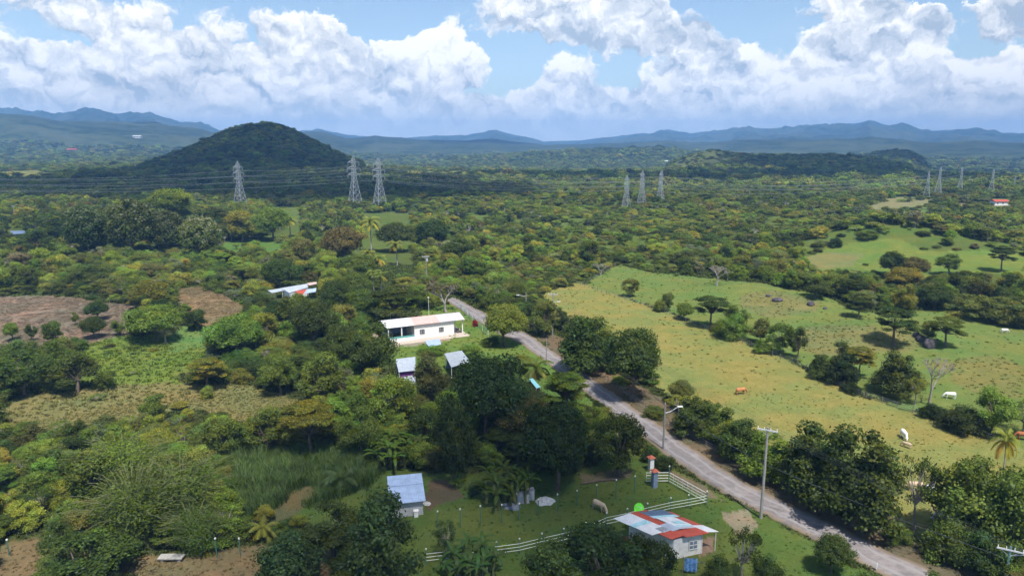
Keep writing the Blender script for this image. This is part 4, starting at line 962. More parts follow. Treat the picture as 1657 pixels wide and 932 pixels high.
# --- patchwork roof house
Lc, Tc, Rc = PZ(992.5, 839, 2.75), PZ(1071.5, 820, 3.05), PZ(1160, 858, 2.55)
W1, W2 = P(1094, 902), P(1136, 897); zg = min(W1.z, W2.z); org = Vector((Lc.x, Lc.y, zg)); ea = Tc - Lc; eb = Rc - Tc
hp = thing('house', 'white house under a patchwork of red, white, cyan and grey roof sheets', 'house', org, 0); mark(W1, 'patchwork roof house')
Mi = Matrix.Translation(org)
def RP(a, b, dz=0):
    c = Lc + ea * a + eb * b; zc = 2.62 + zg + .55 * (1 - abs(a - .55) * 1.6) - .18 * b + dz; return Vector((c.x, c.y, zc))
i_ = 0
for a0, a1, b0, b1, m_, lb in [
 (0,.34,0,.30,RWHITE,'white sheet at the tip'),(.34,.66,0,.05,RRED,'red ridge strip'),(.0,.34,.30,.42,RCYAN,'faded cyan sheet'),(.0,.34,.42,.74,RWHITE,'lower white sheet'),
 (.34,.48,.0,.55,RRED,'long red sheet beside the dish'),(.48,1.0,.02,.24,RDARK,'dark blue corner sheets'),(.48,1.0,.24,.33,RCYAN,'cyan strip'),(.50,.86,.33,.50,RWHITE,'large white sheet'),(.34,.50,.55,.80,ZINC,'grey sheet'),
 (1.0,1.07,.10,.30,RRED,'short red sheet at the back edge'),(.86,1.04,.36,.72,RRED,'upper red sheets'),(.50,.86,.50,.66,RWHITE,'white middle sheets'),(.62,.80,.52,.62,RCYAN,'small cyan patch'),(.80,1.04,.72,1.0,RWHITE,'white porch sheet'),(.50,.86,.66,.74,RCYAN,'pale strip'),
 (.12,.34,.74,.98,RRED,'front red sheet'),(.34,.80,.80,1.04,RRED,'front edge red sheets'),(.50,.80,.74,.80,RLILAC,'faded strip'),(.20,.34,.60,.76,ZINC,'small grey sheet')]:
    i_ += 1; mb = MB(); dz = .012 * (i_ % 5); am, bm_ = (a0 + a1) / 2, (b0 + b1) / 2
    mb.slab([RP(a0, b0, dz), RP(a0, b1, dz), RP(a1, b1, dz), RP(a1, b0, dz)], .04); mb.build('roof_sheet', m_, hp, inv=Mi, label=lb)
def wallpoly(pts, h0, h1, m_, nm, parent, th=.15):
    mb = MB()
    for (p, q) in zip(pts[:-1], pts[1:]):
        d = (q - p); d.z = 0; n_ = Vector((-d.y, d.x, 0)).normalized() * th; mb.poly([p + Vector((0, 0, h0)), q + Vector((0, 0, h0)), q + n_ + Vector((0, 0, h0)), p + n_ + Vector((0, 0, h0)), p + Vector((0, 0, h1)), q + Vector((0, 0, h1)), q + n_ + Vector((0, 0, h1)), p + n_ + Vector((0, 0, h1))], ((0,3,2,1),(4,5,6,7),(0,1,5,4),(1,2,6,5),(2,3,7,6),(3,0,4,7)))
    return mb.build(nm, m_, parent, inv=Mi)
def G(a, b): q = RP(a, b); return Vector((q.x, q.y, zg))
wallpoly([G(.20, .95), G(.78, .95), G(.78, .12), G(.20, .12), G(.20, .95)], -.2, 2.42, WHITE, 'wall', hp)
d_ = (G(.78, .95) - G(.10, .95)); d_.z = 0; Ld = d_.length; ax = math.atan2(d_.y, d_.x); nrm = Vector((d_.y, -d_.x, 0)).normalized()
c_ = G(.10, .95) + d_ * .72 + nrm * .02 + Vector((0, 0, 1.35)); mb = MB(); mb.box(c_, (1.1, .06, 1.1), ax); w_ = mb.build('window', BLUEGREY, hp, inv=Mi)
mb = MB()
for q in (-.5, 0, .5): mb.box(c_ + nrm * .05 + d_.normalized() * q, (.07, .05, 1.1), ax); mb.box(c_ + nrm * .05 + Vector((0, 0, q)), (1.1, .04, .07), ax)
mb.build('window_lattice', WHITEP, w_, inv=Mi)
mb = MB(); q = RP(1.02, .97); mb.tube([(q.x, q.y, zg - .2), (q.x, q.y, q.z - .05)], .045); q = RP(1.02, .4); mb.tube([(q.x, q.y, zg - .2), (q.x, q.y, q.z - .05)], .045); mb.build('porch_post', WHITEP, hp, inv=Mi)
mb = MB(); mb.slab([G(.8, .3) + Vector((0, 0, .08)), G(.8, 1.0) + Vector((0, 0, .08)), G(1.03, 1.0) + Vector((0, 0, .08)), G(1.03, .3) + Vector((0, 0, .08))], .2); mb.build('porch_slab', CONC, hp, inv=Mi)
# satellite dish on a mast behind the roof
p = P(1033, 841); q = PZ(1033, 822, 3.2); t_ = thing('satellite_dish', 'lime green satellite dish rising behind the patchwork roof', 'satellite dish', (q.x, q.y, gz(q.x, q.y)), 0)
mb = MB(); hq = q.z - gz(q.x, q.y); mb.tube([(0, 0, 0), (0, 0, hq)], .04); mb.build('mast', STEEL, t_)
mb = MB(); V_ = []; n1_ = Vector((.25, -.75, .6)).normalized(); a_ = n1_.orthogonal().normalized(); b_ = n1_.cross(a_)
for i in range(6):
    for j in range(20): th = j / 20 * 6.28318; rr = i / 5 * .68; V_.append(Vector((0, -.1, hq)) + (a_ * math.cos(th) + b_ * math.sin(th) * .9) * rr + n1_ * (rr ** 2 * .28))
mb.poly(V_, [(i * 20 + j, i * 20 + (j + 1) % 20, (i + 1) * 20 + (j + 1) % 20, (i + 1) * 20 + j) for i in range(5) for j in range(20)]); mb.build('dish', paint('lime_paint', (.16, .75, .04), .5), t_, smooth=True)
mb = MB(); mb.tube([Vector((0, -.1, hq)) + b_ * -.6, Vector((0, -.1, hq)) + n1_ * .7], .02, 4); mb.box(Vector((0, -.1, hq)) + n1_ * .72, (.1, .1, .1)); mb.build('receiver_arm', STEEL, t_)
# laundry
CLOTHB = paint('blue_cloth', (.16, .34, .75), .9, var=.5, scale=3.5); CLOTHW = paint('white_cloth', (.7, .75, .85), .9, var=.15)
for u, v, w_px, h_px, m_, lb in ((1117, 929, 20, 22, CLOTHB, 'blue and white patterned sheet hanging below the patchwork roof house'), (1148, 941, 16, 14, CLOTHW, 'pale cloth hanging at the bottom edge beside the blue sheet')):
    p = P(u, v); k = mpp(p); mb = MB(); n_ = 14; V_ = []
    for i in range(n_):
        for j in range(6): x = (i / (n_ - 1) - .5) * w_px * k; V_.append((x, .07 * math.sin(i * 1.5 + j * .3) - j * .03, .35 + h_px * k / .87 * (j / 5)))
    mb.poly(V_, [(i * 6 + j, (i + 1) * 6 + j, (i + 1) * 6 + j + 1, i * 6 + j + 1) for i in range(n_ - 1) for j in range(5)]); o_ = mb.build('hanging_cloth', m_, smooth=True); o_.location = p; o_.rotation_euler = (0, 0, -.15); o_['label'] = lb; o_['category'] = 'laundry'
p1, p2 = P(1104, 930), P(1160, 942); t_ = thing('clothes_line', 'wire clothes line on two posts carrying the laundry', 'clothes line', p1); mb = MB(); L2 = (p2 - p1); L2.z = 0
for q in (0, 1): mb.tube([L2 * q + Vector((0, 0, -.2)), L2 * q + Vector((0, 0, 2.15))], .05)
mb.build('post', WOODP, t_); mb = MB(); mb.tube([Vector((0, 0, 2.1)), L2 * .5 + Vector((0, 0, 2.0)), L2 + Vector((0, 0, 2.1))], .015, 4); mb.build('wire', COPPER, t_)

# --- purple house and the striped roofs
def lean(nm, cat, label, corners, hts, m_, walls=None, wm=WHITE, inset=.35):
    q = [PZ(u, v, h) for (u, v), h in zip(corners, hts)]; z_ = min(gz(p.x, p.y) for p in q); c = sum(q, Vector()) / 4; t_ = thing(nm, label, cat, (c.x, c.y, z_)); M_ = Matrix.Translation((c.x, c.y, z_))
    mb = MB(); mb.slab(q, .06); mb.build('roof', m_, t_, inv=M_)
    if walls:
        w = [p.lerp(Vector((c.x, c.y, p.z)), inset * .5) for p in q]; mb = MB()
        for i in walls:
            a, b2 = w[i], w[(i + 1) % 4]; d = b2 - a; d.z = 0; n_ = Vector((-d.y, d.x, 0)).normalized() * .12; t1, t2 = a.z - .12, b2.z - .12; mb.poly([(a.x, a.y, z_ - .2), (b2.x, b2.y, z_ - .2), (b2.x + n_.x, b2.y + n_.y, z_ - .2), (a.x + n_.x, a.y + n_.y, z_ - .2), (a.x, a.y, t1), (b2.x, b2.y, t2), (b2.x + n_.x, b2.y + n_.y, t2), (a.x + n_.x, a.y + n_.y, t1)], ((0,3,2,1),(4,5,6,7),(0,1,5,4),(1,2,6,5),(2,3,7,6),(3,0,4,7)))
        mb.build('wall', wm, t_, inv=M_)
    for p in q: r_ = p.lerp(Vector((c.x, c.y, p.z)), .06); mb = MB(); mb.tube([(r_.x, r_.y, z_ - .2), (r_.x, r_.y, p.z - .06)], .06); mb.build('post', WHITEP, t_, inv=M_)
    mark(c, label); return t_, M_
t_, M_ = lean('house', 'house', 'purple walled house with a grey sheet roof', [(640,581),(672,577),(672,599),(645,602)], [3.3,3.3,2.6,2.6], ZINC, (0,1,2,3), PURPLE)
LANDMARKS[-1] = (*LANDMARKS[-1][:2], 'purple house')
t2_, M2_ = lean('lean_to', 'lean-to', 'low grey sheet lean-to below the purple walls', [(640,612),(668,607),(674,622),(650,626)], [2.3,2.3,2.0,2.0], ZINC); LANDMARKS.pop()
t_, M_ = lean('house', 'house', 'open sided house with a grey striped sheet roof beside the dark dome', [(719,572),(747,567),(762,586),(730,594)], [3.1,3.3,2.5,2.5], sheet('weathered_zinc', (.40, .44, .48), (.14, .15, .17), .75), (0,1), BLUEGREY)
LANDMARKS[-1] = (*LANDMARKS[-1][:2], 'striped roof')
lean('shelter', 'shelter', 'tiny shelter with pale blue sheet in front of the white house', [(687,551),(711,548),(714,557),(694,561)], [1.9,1.9,1.7,1.7], ZBLUE); LANDMARKS.pop()
lean('sheet_roof', 'roof sheet', 'turquoise sheet roof slab beside the bushy palm', [(856,613),(862,612),(875,626),(868,628)], [.7,.7,.5,.5], paint('turquoise', (.22, .50, .56), .5, dirt=(.3, .35, .35))); LANDMARKS.pop()
# --- red patched far house, hut and distant houses
t_, M_ = lean('house', 'house', 'grey roofed house with a red patch among far trees', [(455,466),(498,459),(499,465),(468,474)], [3.6,3.6,2.8,2.8], ZINC, (0,1,2,3), WHITE)
LANDMARKS[-1] = (*LANDMARKS[-1][:2], 'red patched house')
for cs, hh, m_, lb in (([(477,471),(496,468),(490,476),(483,477)], [2.7,2.7,2.2,2.2], RRED, 'red sheet'), ([(497,468),(512,466),(511,472),(493,475)], [2.7,2.7,2.2,2.2], ZBLUE, 'pale blue sheet'), ([(497,458),(512,456),(513,459),(500,462)], [3.9,3.9,3.7,3.7], RPINK, 'rusty pink sheet'), ([(433,470),(456,466),(461,470),(440,474)], [2.4,2.7,2.5,2.2], ZINC, 'low lean-to sheet')):
    mb = MB(); mb.slab([PZ(u, v, h + .05) for (u, v), h in zip(cs, hh)], .05); mb.build('roof', m_, t_, inv=M_, label=lb)
t_, M_ = lean('hut', 'hut', 'small hut with a bright blue grey sheet roof in the dark bush', [(16,374),(40,373),(42,378),(20,379)], [3.0,3.0,2.4,2.4], ZBLUE, (0,1,2,3), CONC); LANDMARKS[-1] = (*LANDMARKS[-1][:2], 'blue roofed hut')
for u, v, w_px, h_px, rm, wm, lb in ((1616,332,24,9,RRED,WHITE,'far white house with a red roof at the field edge'), (118,246,16,5,RRED,CONC,'tiny red roofed house on the far left plain'), (223,224,14,4,RWHITE,WHITE,'tiny white building on the far left hill'),
                                   (1078,263,5,3,RWHITE,WHITE,'tiny white house where the far pale road ends'), (590,270,10,3,RWHITE,WHITE,'tiny pale building beyond the power towers'), (478,228,5,3,RWHITE,WHITE,'x')):
    if lb == 'x': continue
    p = P(u, v); k = mpp(p); w, h = w_px * k, h_px * k; t_ = thing('house', lb, 'house', p); mb = MB(); mb.box((0, 0, h * .3), (w * .9, w * .5, h * .8)); mb.build('wall', wm, t_)
    mb = MB(); mb.slab([(-w * .5, -w * .32, h * .7), (w * .5, -w * .32, h * .7), (w * .5, 0, h), (-w * .5, 0, h)], h * .06); mb.slab([(-w * .5, 0, h), (w * .5, 0, h), (w * .5, w * .32, h * .7), (-w * .5, w * .32, h * .7)], h * .06); mb.build('roof', rm, t_)
    for q in (-.25, .1):
        mb = MB(); mb.box((w * q, -w * .25 - .02, h * .36), (w * .08, .06, h * .25)); mb.build('window', DARK, t_)

# --- corral: posts, rails, gate and pillars
GRP = 'green corral posts with white tops'
def post_mesh():
    mb = MB(); mb.tube([(0, 0, -.3), (0, 0, 1.85)], .055); return mb
pm = None
def post(u, vb, vt, label, grp=GRP):
    p = P(u, vb); k = mpp(p); h = (vb - vt) * k / .88; t_ = thing('fence_post', label, 'fence post', p, 0, grp)
    mb = MB(); mb.tube([(0, 0, -.3), (0, 0, h - .12)], .06); mb.build('pole', GREENP, t_); mb = MB(); mb.box((0, 0, h - .05), (.15, .15, .16)); mb.build('cap', WHITEP, t_); return t_
for i, (u, vb, vt) in enumerate([(708.6,855,827.5),(745,853,824),(777.6,848,819),(812,845,817),(840.5,842,815),(871,833,808),(901.7,825.5,800),(933.5,818,794),(965,807,785),(996.5,807,777),(1026.8,798,771)]):
    post(u, vb, vt, ['post of the back corral row below the block shed','post of the back corral row right of the shed','post of the back row near the dark gravel pile','post of the back row in front of the dark gravel pile','post of the back row between the two gravel piles','post of the back row in front of the pale stone pile','post of the back row right of the pale stone pile','post of the back row behind the lying cow','post of the back row up the lawn from the cow','post of the back row below the pale forked trunk','last post of the back row before the pillars'][i])
RW = [(690,912,884),(725,908,882),(765,904,880),(803.5,900,877.6),(840.6,895,871),(876.8,886,861.6),(912,878,851),(947.7,868,842),(981,852,831.5),(1014.6,845,822.5),(1047,836,815),(1084.8,827,804),(1113.5,822,797),(1143,816,791)]
fn = thing('rail_fence', 'long white railed fence with green posts in front of the corral', 'fence', P(690, 912)); M_ = Matrix.Translation(fn.location); PP = [P(u, vb) for u, vb, vt in RW]
for p in PP:
    mb = MB(); mb.tube([p - Vector((0, 0, .3)), p + Vector((0, 0, 1.75))], .065); o_ = mb.build('post', GREENP, fn, inv=M_); mb = MB(); mb.box(p + Vector((0, 0, 1.8)), (.15, .15, .14)); mb.build('cap', WHITEP, o_, inv=M_)
for h in (.45, .85, 1.25):
    mb = MB(); mb.tube([p + Vector((0, -.07, h)) for p in PP], .03, 5); mb.build('rail', WHITEP, fn, inv=M_)
g0, g1, g2 = P(1143, 816), P(1082, 781.5), P(1045.5, 782)
for a, b2, nv, lb, nm in ((g0, g1, 8, 'wide white railed gate panel facing the road', 'gate'), (g1, g2, 1, 'short white gate leaf behind the brick capped pillar', 'gate')):
    t_ = thing(nm, lb, 'gate', a); M_ = Matrix.Translation(a)
    for h in (.35, .75, 1.15, 1.55): mb = MB(); mb.tube([a + Vector((0, 0, h)), b2 + Vector((0, 0, h))], .045, 5); mb.build('rail', WHITEP, t_, inv=M_)
    for i in range(nv + 1): q = a.lerp(b2, i / nv); mb = MB(); mb.tube([q + Vector((0, 0, .3)), q + Vector((0, 0, 1.6))], .035, 5); mb.build('upright', WHITEP, t_, inv=M_)
post(1082, 782, 755, 'tall corner post at the gate by the road')
for u, vb, hpx, lb, m_ in ((1053, 761, 20, 'farther gate pillar with a red tile cap', WHITE), (1058.5, 788, 25, 'nearer blue grey gate pillar with a red tile cap', BLUEGREY)):
    p = P(u, vb); k = mpp(p); h = hpx * k / .88; t_ = thing('gate_pillar', lb, 'pillar', p, .35); mb = MB(); mb.box((0, 0, h / 2 - .1), (.62, .62, h + .2)); mb.build('shaft', m_, t_)
    mb = MB(); mb.poly([(-.5, -.5, h), (.5, -.5, h), (.5, .5, h), (-.5, .5, h), (0, 0, h + .38)], ((0,3,2,1),(0,1,4),(1,2,4),(2,3,4),(3,0,4))); mb.build('tile_cap', TILE, t_)
# tree trunk lying on the lawn, drain ditch stones, low slab, white sign, bench
p = P(975, 780); mb = MB(); mb.tube([(-3, -.6, .12), (-1, 0, .16), (1.2, .5, .18), (3.6, 1.0, .12)], [.1, .17, .16, .06], 7); o_ = mb.build('fallen_log', BARK); o_.location = p; o_['label'] = 'long dark fallen log on the lawn above the corral'; o_['category'] = 'log'
p = P(278, 906); t_ = thing('trough', 'pale concrete slab trough on the brown dirt by the bamboo', 'trough', p, .02); mb = MB(); mb.box((0, 0, .42), (2.6, .95, .14)); mb.build('slab', CONC, t_)
for q in (-.9, .9): mb = MB(); mb.box((q, 0, .17), (.25, .7, .38)); mb.build('block', BLOCK, t_)
for u, vb, vt, lb in ((351, 902, 871, 'thin white topped post right of the yellow palm at the dirt'), (389, 899, 871, 'thin white topped post on the dirt near the young palm'), (86, 894, 867, 'thin post in the bush at the left bottom'), (15, 898, 873, 'thin post at the far left bottom')): post(u, vb, vt, lb, None)
p = P(1418, 924); t_ = thing('road_sign', 'small white sign board on a short post at the road edge', 'sign', p, .9); mb = MB(); mb.tube([(0, 0, -.2), (0, 0, .6)], .03); mb.build('post', STEEL, t_); mb = MB(); mb.box((0, 0, .62), (.38, .03, .62)); mb.build('board', paint('sign_white', (.62, .72, .80), .5), t_)
p = P(772, 589); t_ = thing('bench', 'white garden bench frame on the yard grass', 'bench', p, .3)
for nm_, c_, s_ in (('seat', (0, 0, .45), (1.8, .5, .06)), ('backrest', (0, .25, .8), (1.8, .06, .5)), ('leg', (-.8, 0, .2), (.08, .5, .45)), ('leg', (.8, 0, .2), (.08, .5, .45))): mb = MB(); mb.box(c_, s_); mb.build(nm_, WHITEP, t_)
# iron fence of the white house along the road
q0, q1 = P(742, 498), P(790, 545); t_ = thing('garden_fence', 'thin green wire fence with posts between the white house yard and the road', 'fence', q0); M_ = Matrix.Translation(q0)
for i in range(13): q = q0.lerp(q1, i / 12); q.z = gz(q.x, q.y); mb = MB(); mb.tube([q - Vector((0, 0, .2)), q + Vector((0, 0, 1.5))], .06); mb.build('post', TEAL if i % 2 else WHITEP, t_, inv=M_)
for h in (.3, .9, 1.45): mb = MB(); mb.tube([Vector((*q0.lerp(q1, i / 12).xy, gz(*q0.lerp(q1, i / 12).xy) + h)) for i in range(13)], .03, 4); mb.build('rail', TEAL, t_, inv=M_)

# --- pasture fence: slim posts and wire strands
def wire_fence(pix, gap, label, h=1.25):
    pts = [P(u, v) for u, v in pix]; S = [pts[0]]; 
    for a, b2 in zip(pts[:-1], pts[1:]):
        n_ = max(1, int((b2 - a).length / gap)); S += [a.lerp(b2, (i + 1) / n_) for i in range(n_)]
    S = S[:98]; S = [Vector((q.x + random.uniform(-.2, .2), q.y + random.uniform(-.2, .2), gz(q.x, q.y))) for q in S]; t_ = thing('wire_fence', label, 'fence', S[0]); M_ = Matrix.Translation(S[0])
    for q in S: mb = MB(); mb.tube([q - Vector((0, 0, .2)), q + Vector((random.uniform(-.08, .08), 0, h * random.uniform(.85, 1.15)))], .06, 5); mb.build('post', WOODP, t_, inv=M_)
    for hh in (.4, .75, 1.1): mb = MB(); mb.tube([q + Vector((0, 0, hh)) for q in S], .014, 3); mb.build('wire', COPPER, t_, inv=M_)
wire_fence([(940,462),(1010,485),(1075,506),(1150,536),(1290,592),(1380,638),(1500,675),(1590,708),(1665,735)], 2.4, 'wire fence on slim posts crossing between the two pastures')
wire_fence([(942,461),(965,450),(1000,428)], 4, 'wire fence at the top corner of the bright pasture')
wire_fence([(905,560),(985,620),(1080,690),(1180,745),(1300,790),(1440,845),(1560,890)], 3.5, 'wire fence hidden under the roadside trees')
# --- log pile, boulders
p = P(1530, 669); t_ = thing('log_pile', 'pale weathered logs piled at the fence end by the leafless tree', 'logs', p)
for i in range(6): a = random.uniform(-.6, .6); x = random.uniform(-.8, .8); mb = MB(); d = Vector((math.cos(a), math.sin(a), .05)) * random.uniform(.9, 1.5); c_ = Vector((x, random.uniform(-.5, .5), .07 + .03 * i)); mb.tube([c_ - d, c_ + d], [.12, .09], 6); mb.build('log', WOOD_DEAD, t_)
BOULD = paint('boulder_grey', (.085, .075, .085), .95, var=.45, scale=.9, bump=.8)
def boulder(u, v, wpx, hpx, seed, label):
    p = P(u, v); k = mpp(p); rs = np.random.default_rng(seed); g_ = bpy.data.meshes.new('boulder'); import bmesh
    bm = bmesh.new(); bmesh.ops.create_icosphere(bm, subdivisions=3, radius=1)
    for vv in bm.verts: q = vv.co; d = 1 + .35 * (float(fbm(q.x * 1.7 + seed, q.y * 1.7 + q.z * 1.3, 3, seed)) - .5) * 2; vv.co = Vector((q.x * d * wpx * .5 * k, q.y * d * wpx * .4 * k, q.z * d * hpx * .62 * k + hpx * .3 * k))
    bm.to_mesh(g_); bm.free(); g_.materials.append(BOULD); o_ = link(bpy.data.objects.new('boulder', g_)); o_.location = p; o_['label'] = label; o_['category'] = 'boulder'
for i, a in enumerate([(1504,563,18,17,'dark round boulder right of the layered mound tree'),(1489,552,14,12,'dark boulder leaning behind the round one'),(1482,545,10,10,'smallest dark boulder of the mound row'),(1258,487,16,6,'flat grey rock on the brown pasture knoll'),(1312,494,12,8,'dark rock on the right shoulder of the brown knoll'),(1243,480,8,4,'small grey rock at the top of the brown knoll'),(1335,500,7,4,'small rock below the knoll shoulder'),(1590,515,8,3,'pale flat rock on the right meadow')]): boulder(*a[:4], i + 5, a[4])

# --- utility poles
def pole(u, vb, vt, label, arm=True, lamp=None, rz=0., m_=POLE, r=.14, tx=False):
    p = P(u, vb); k = mpp(p); dep = math.atan2(H - p.z, math.hypot(p.x, p.y)); h = (vb - vt) * k / math.cos(dep); t_ = thing('utility_pole', label, 'utility pole', p, rz)
    mb = MB(); mb.tube([(0, 0, -.4), (0, 0, h)], [r * 1.25, r * .75], 8); mb.build('pole', m_, t_)
    if arm:
        mb = MB(); mb.box((0, -.12, h - .35), (2.3, .12, .14)); ar = mb.build('crossarm', STEEL, t_)
        for q in (-1.05, -.35, .35, 1.05): mb = MB(); mb.tube([(q, -.12, h - .28), (q, -.12, h + .0)], [.05, .035], 6); mb.build('insulator', WHITEP, ar)
        mb = MB(); mb.tube([(-.8, -.12, h - .4), (0, 0, h - 1.1)], .03, 4); mb.tube([(.8, -.12, h - .4), (0, 0, h - 1.1)], .03, 4); mb.build('brace', STEEL, t_)
    if tx: mb = MB(); mb.tube([(.35, -.1, h - 1.9), (.35, -.1, h - 1.0)], .28, 10); mb.build('transformer', STEEL, t_)
    if lamp:
        dx, dz = lamp; mb = MB(); mb.tube([(0, 0, h * .78), (dx * .4, 0, h * .78 + dz * .2), (dx, 0, h * .78 + dz)], .045, 6); ar = mb.build('lamp_arm', STEEL, t_); sg = 1 if dx > 0 else -1
        mb = MB(); mb.box((dx + .25 * sg, 0, h * .78 + dz + .02), (.75, .28, .16)); mb.build('lamp_head', WHITEP, ar)
    return p, h
PL = {}
PL['near'] = pole(1231, 838, 700, 'tall concrete pole with crossarm at the road, tallest in view', True, None, -.5, r=.16)
PL['lamp'] = pole(1073, 727, 654, 'concrete street lamp pole with a curved arm beside the road', False, (2.0, .9), .1)
PL['mid'] = pole(894, 543, 475, 'slim concrete pole with a wide crossarm at the pasture corner', True, (1.2, .3), -.3, tx=False)
PL['far'] = pole(690, 458, 414, 'pole with crossarm and transformer above the village trees', True, None, .2, tx=True)
PL['c'] = pole(851, 502, 473, 'slim lamp pole behind the yellowish mango tree', False, (-2.0, .3), 0)
PL['d'] = pole(884, 590, 548, 'bare slim pole at the curve of the road', False, None, 0, r=.10)
PL['edge'] = pole(1625, 950, 886, 'greenish steel pole at the bottom right corner', True, (3.0, 2.2), -.5, m_=paint('green_steel', (.14, .24, .24), .6), r=.15)
PL['left'] = pole(24, 352, 333, 'small pole with crossarm near the blue roofed hut', True, None, 0)
PL['l2'] = pole(565, 416, 405, 'short pole among the russet tree crowns', False, None, 0)
p = P(870, 640)
def wire(pts, r, label, grp, cat='wire', nm='power_line', sag=.02, mt=None):
    Q = []
    for a, b2 in zip(pts[:-1], pts[1:]):
        a = Vector(a); b2 = Vector(b2); L3 = (b2 - a).length
        for i in range(12): q = i / 12; c_ = a.lerp(b2, q); c_.z -= sag * L3 * 4 * q * (1 - q); Q.append(c_)
    Q.append(Vector(pts[-1])); o0 = Q[0].copy(); mb = MB(); mb.tube([q - o0 for q in Q], r, 4); o_ = mb.build(nm, mt or COPPER); o_.location = o0; o_['label'] = label; o_['category'] = cat
    if grp: o_['group'] = grp
WLB = ['outermost road wire on the side of the road trees', 'second road wire from the roadside trees', 'third road wire from the roadside trees', 'road wire nearest the corral']
for i, q in enumerate((-1.05, -.35, .35, 1.05)):
    def at(key, rz): p_, h_ = PL[key]; return (p_.x + q * math.cos(rz), p_.y + q * math.sin(rz), p_.z + h_ + .02)
    e = at('edge', -.5); n0 = at('near', -.5); wire([at('mid', -.3), n0, e, (e[0] + (e[0] - n0[0]), e[1] + (e[1] - n0[1]), e[2])], .013, WLB[i], 'wires strung along the road poles', sag=.012, mt=IRON)
p_, h_ = PL['near']; l_, hl = PL['lamp']; wire([(PL['mid'][0].x, PL['mid'][0].y, PL['mid'][0].z + PL['mid'][1] * .75), (l_.x, l_.y, l_.z + hl * .95), (p_.x, p_.y, p_.z + h_ * .6), (PL['edge'][0].x, PL['edge'][0].y, PL['edge'][0].z + PL['edge'][1] * .7)], .035, 'thick low cable from the street lamp pole past the crossarm pole', None, 'cable', 'service_cable', .012, IRON)

# --- lattice power towers
TOW = {}
def tower_meshes():
    h = 36.0; body = MB(); bw, ww, tw = 4.2, 1.3, .9; hw = h * .58
    def wid(z): return bw + (ww - bw) * min(1, z / hw) if z < hw else ww + (tw - ww) * (z - hw) / (h - hw)
    lv = [0, 5.5, 10.5, 14.5, 18, hw, hw + 3, hw + 6, hw + 9, hw + 12, h - .5]
    cn = lambda z, i: Vector(((1 if i in (0, 1) else -1) * wid(z), (1 if i in (1, 2) else -1) * wid(z), z))
    legs = MB()
    for i in range(4): legs.tube([cn(-.5, i) if 0 else cn(0, i) - Vector((0, 0, .5)), cn(hw, i), cn(h - .5, i)], [.22, .17, .12], 4)
    for a, b2 in zip(lv[:-1], lv[1:]):
        for i in range(4):
            j = (i + 1) % 4; body.tube([cn(a, i), cn(b2, j)], .085, 3); body.tube([cn(a, j), cn(b2, i)], .085, 3); body.tube([cn(b2, i), cn(b2, j)], .10, 3)
    for i in range(4): body.tube([cn(h - .5, i), Vector((0, 0, h + 1.5))], .1, 3)
    arms = []
    for z, l in ((hw + 2.5, 5.0), (hw + 7, 5.4), (hw + 11.5, 4.6)):
        a = MB()
        for s in (-1, 1):
            tip = Vector((s * l, 0, z + .6))
            for y in (-1, 1): a.tube([Vector((s * wid(z), y * wid(z), z)), tip], .10, 3); a.tube([Vector((s * wid(z + 2), y * wid(z + 2), z + 2)), tip], .10, 3)
            a.tube([Vector((s * (wid(z) + l) * .5, -.5, z + .25)), Vector((s * (wid(z) + l) * .5, .5, z + .9))], .07, 3)
        ins = MB()
        for s in (-1, 1): ins.tube([Vector((s * l, 0, z + .6)), Vector((s * l, 0, z - 2.2))], .14, 6)
        arms.append((a, ins, z, l))
    return legs, body, arms
legs, body, arms = tower_meshes()
TST = paint('tower_steel', (.29, .32, .35), .6, metal=.0)
tproto = None
for i, (u, vt, vb, rz, lb) in enumerate([(390,262,338,1.15,'lone lattice power tower left of the others'), (575,254,335,.75,'left lattice tower of the middle pair'), (615,257,337,.75,'right lattice tower of the middle pair'),
   (1013,284,341,.9,'first lattice tower of the central three, with bare arms'), (1038,277,335,.9,'middle lattice tower of the central three'), (1068,276,331,.9,'tallest set lattice tower of the central three, on the right'),
   (1499,277,318,.9,'first lattice tower of the far right five'), (1517,270,317,.9,'second lattice tower of the far right five'), (1552,271,314,.9,'third lattice tower of the far right five'), (1603,273,315,.9,'fourth lattice tower, beside the red roofed far house'), (1640,284,308,.9,'smallest lattice tower, last at the picture edge')]):
    p = P(u, vb); k = mpp(p); s = (vb - vt) * k / 37.5; grp = 'steel lattice power towers'
    if tproto is None:
        t_ = thing('power_tower', lb, 'power tower', p, rz, grp, (s, s, s)); legs.build('corner_legs', TST, t_); body.build('lattice_bracing', TST, t_)
        for a, ins, z, l in arms: ao = a.build('crossarm', TST, t_); ins.build('insulators', TST, ao)
        tproto = t_
    else:
        t_ = thing('power_tower', lb, 'power tower', p, rz, grp, (s, s, s))
        for ch in list(tproto.children):
            c2 = ch.copy(); link(c2, t_)
            for gch in ch.children: c3 = gch.copy(); link(c3, c2)
    TOW[i] = (p, s, rz)
def tip(i, lvl, side):
    p, s, rz = TOW[i]; z, l = [(a[2], a[3]) for a in arms][lvl]; return (p.x + side * l * s * math.cos(rz), p.y + side * l * s * math.sin(rz), p.z + (z - 2.2) * s)
def far_end(i, u, v, h): p = P(u, v); return (p.x, p.y, p.z + h)
LN = ['lowest', 'middle', 'top']
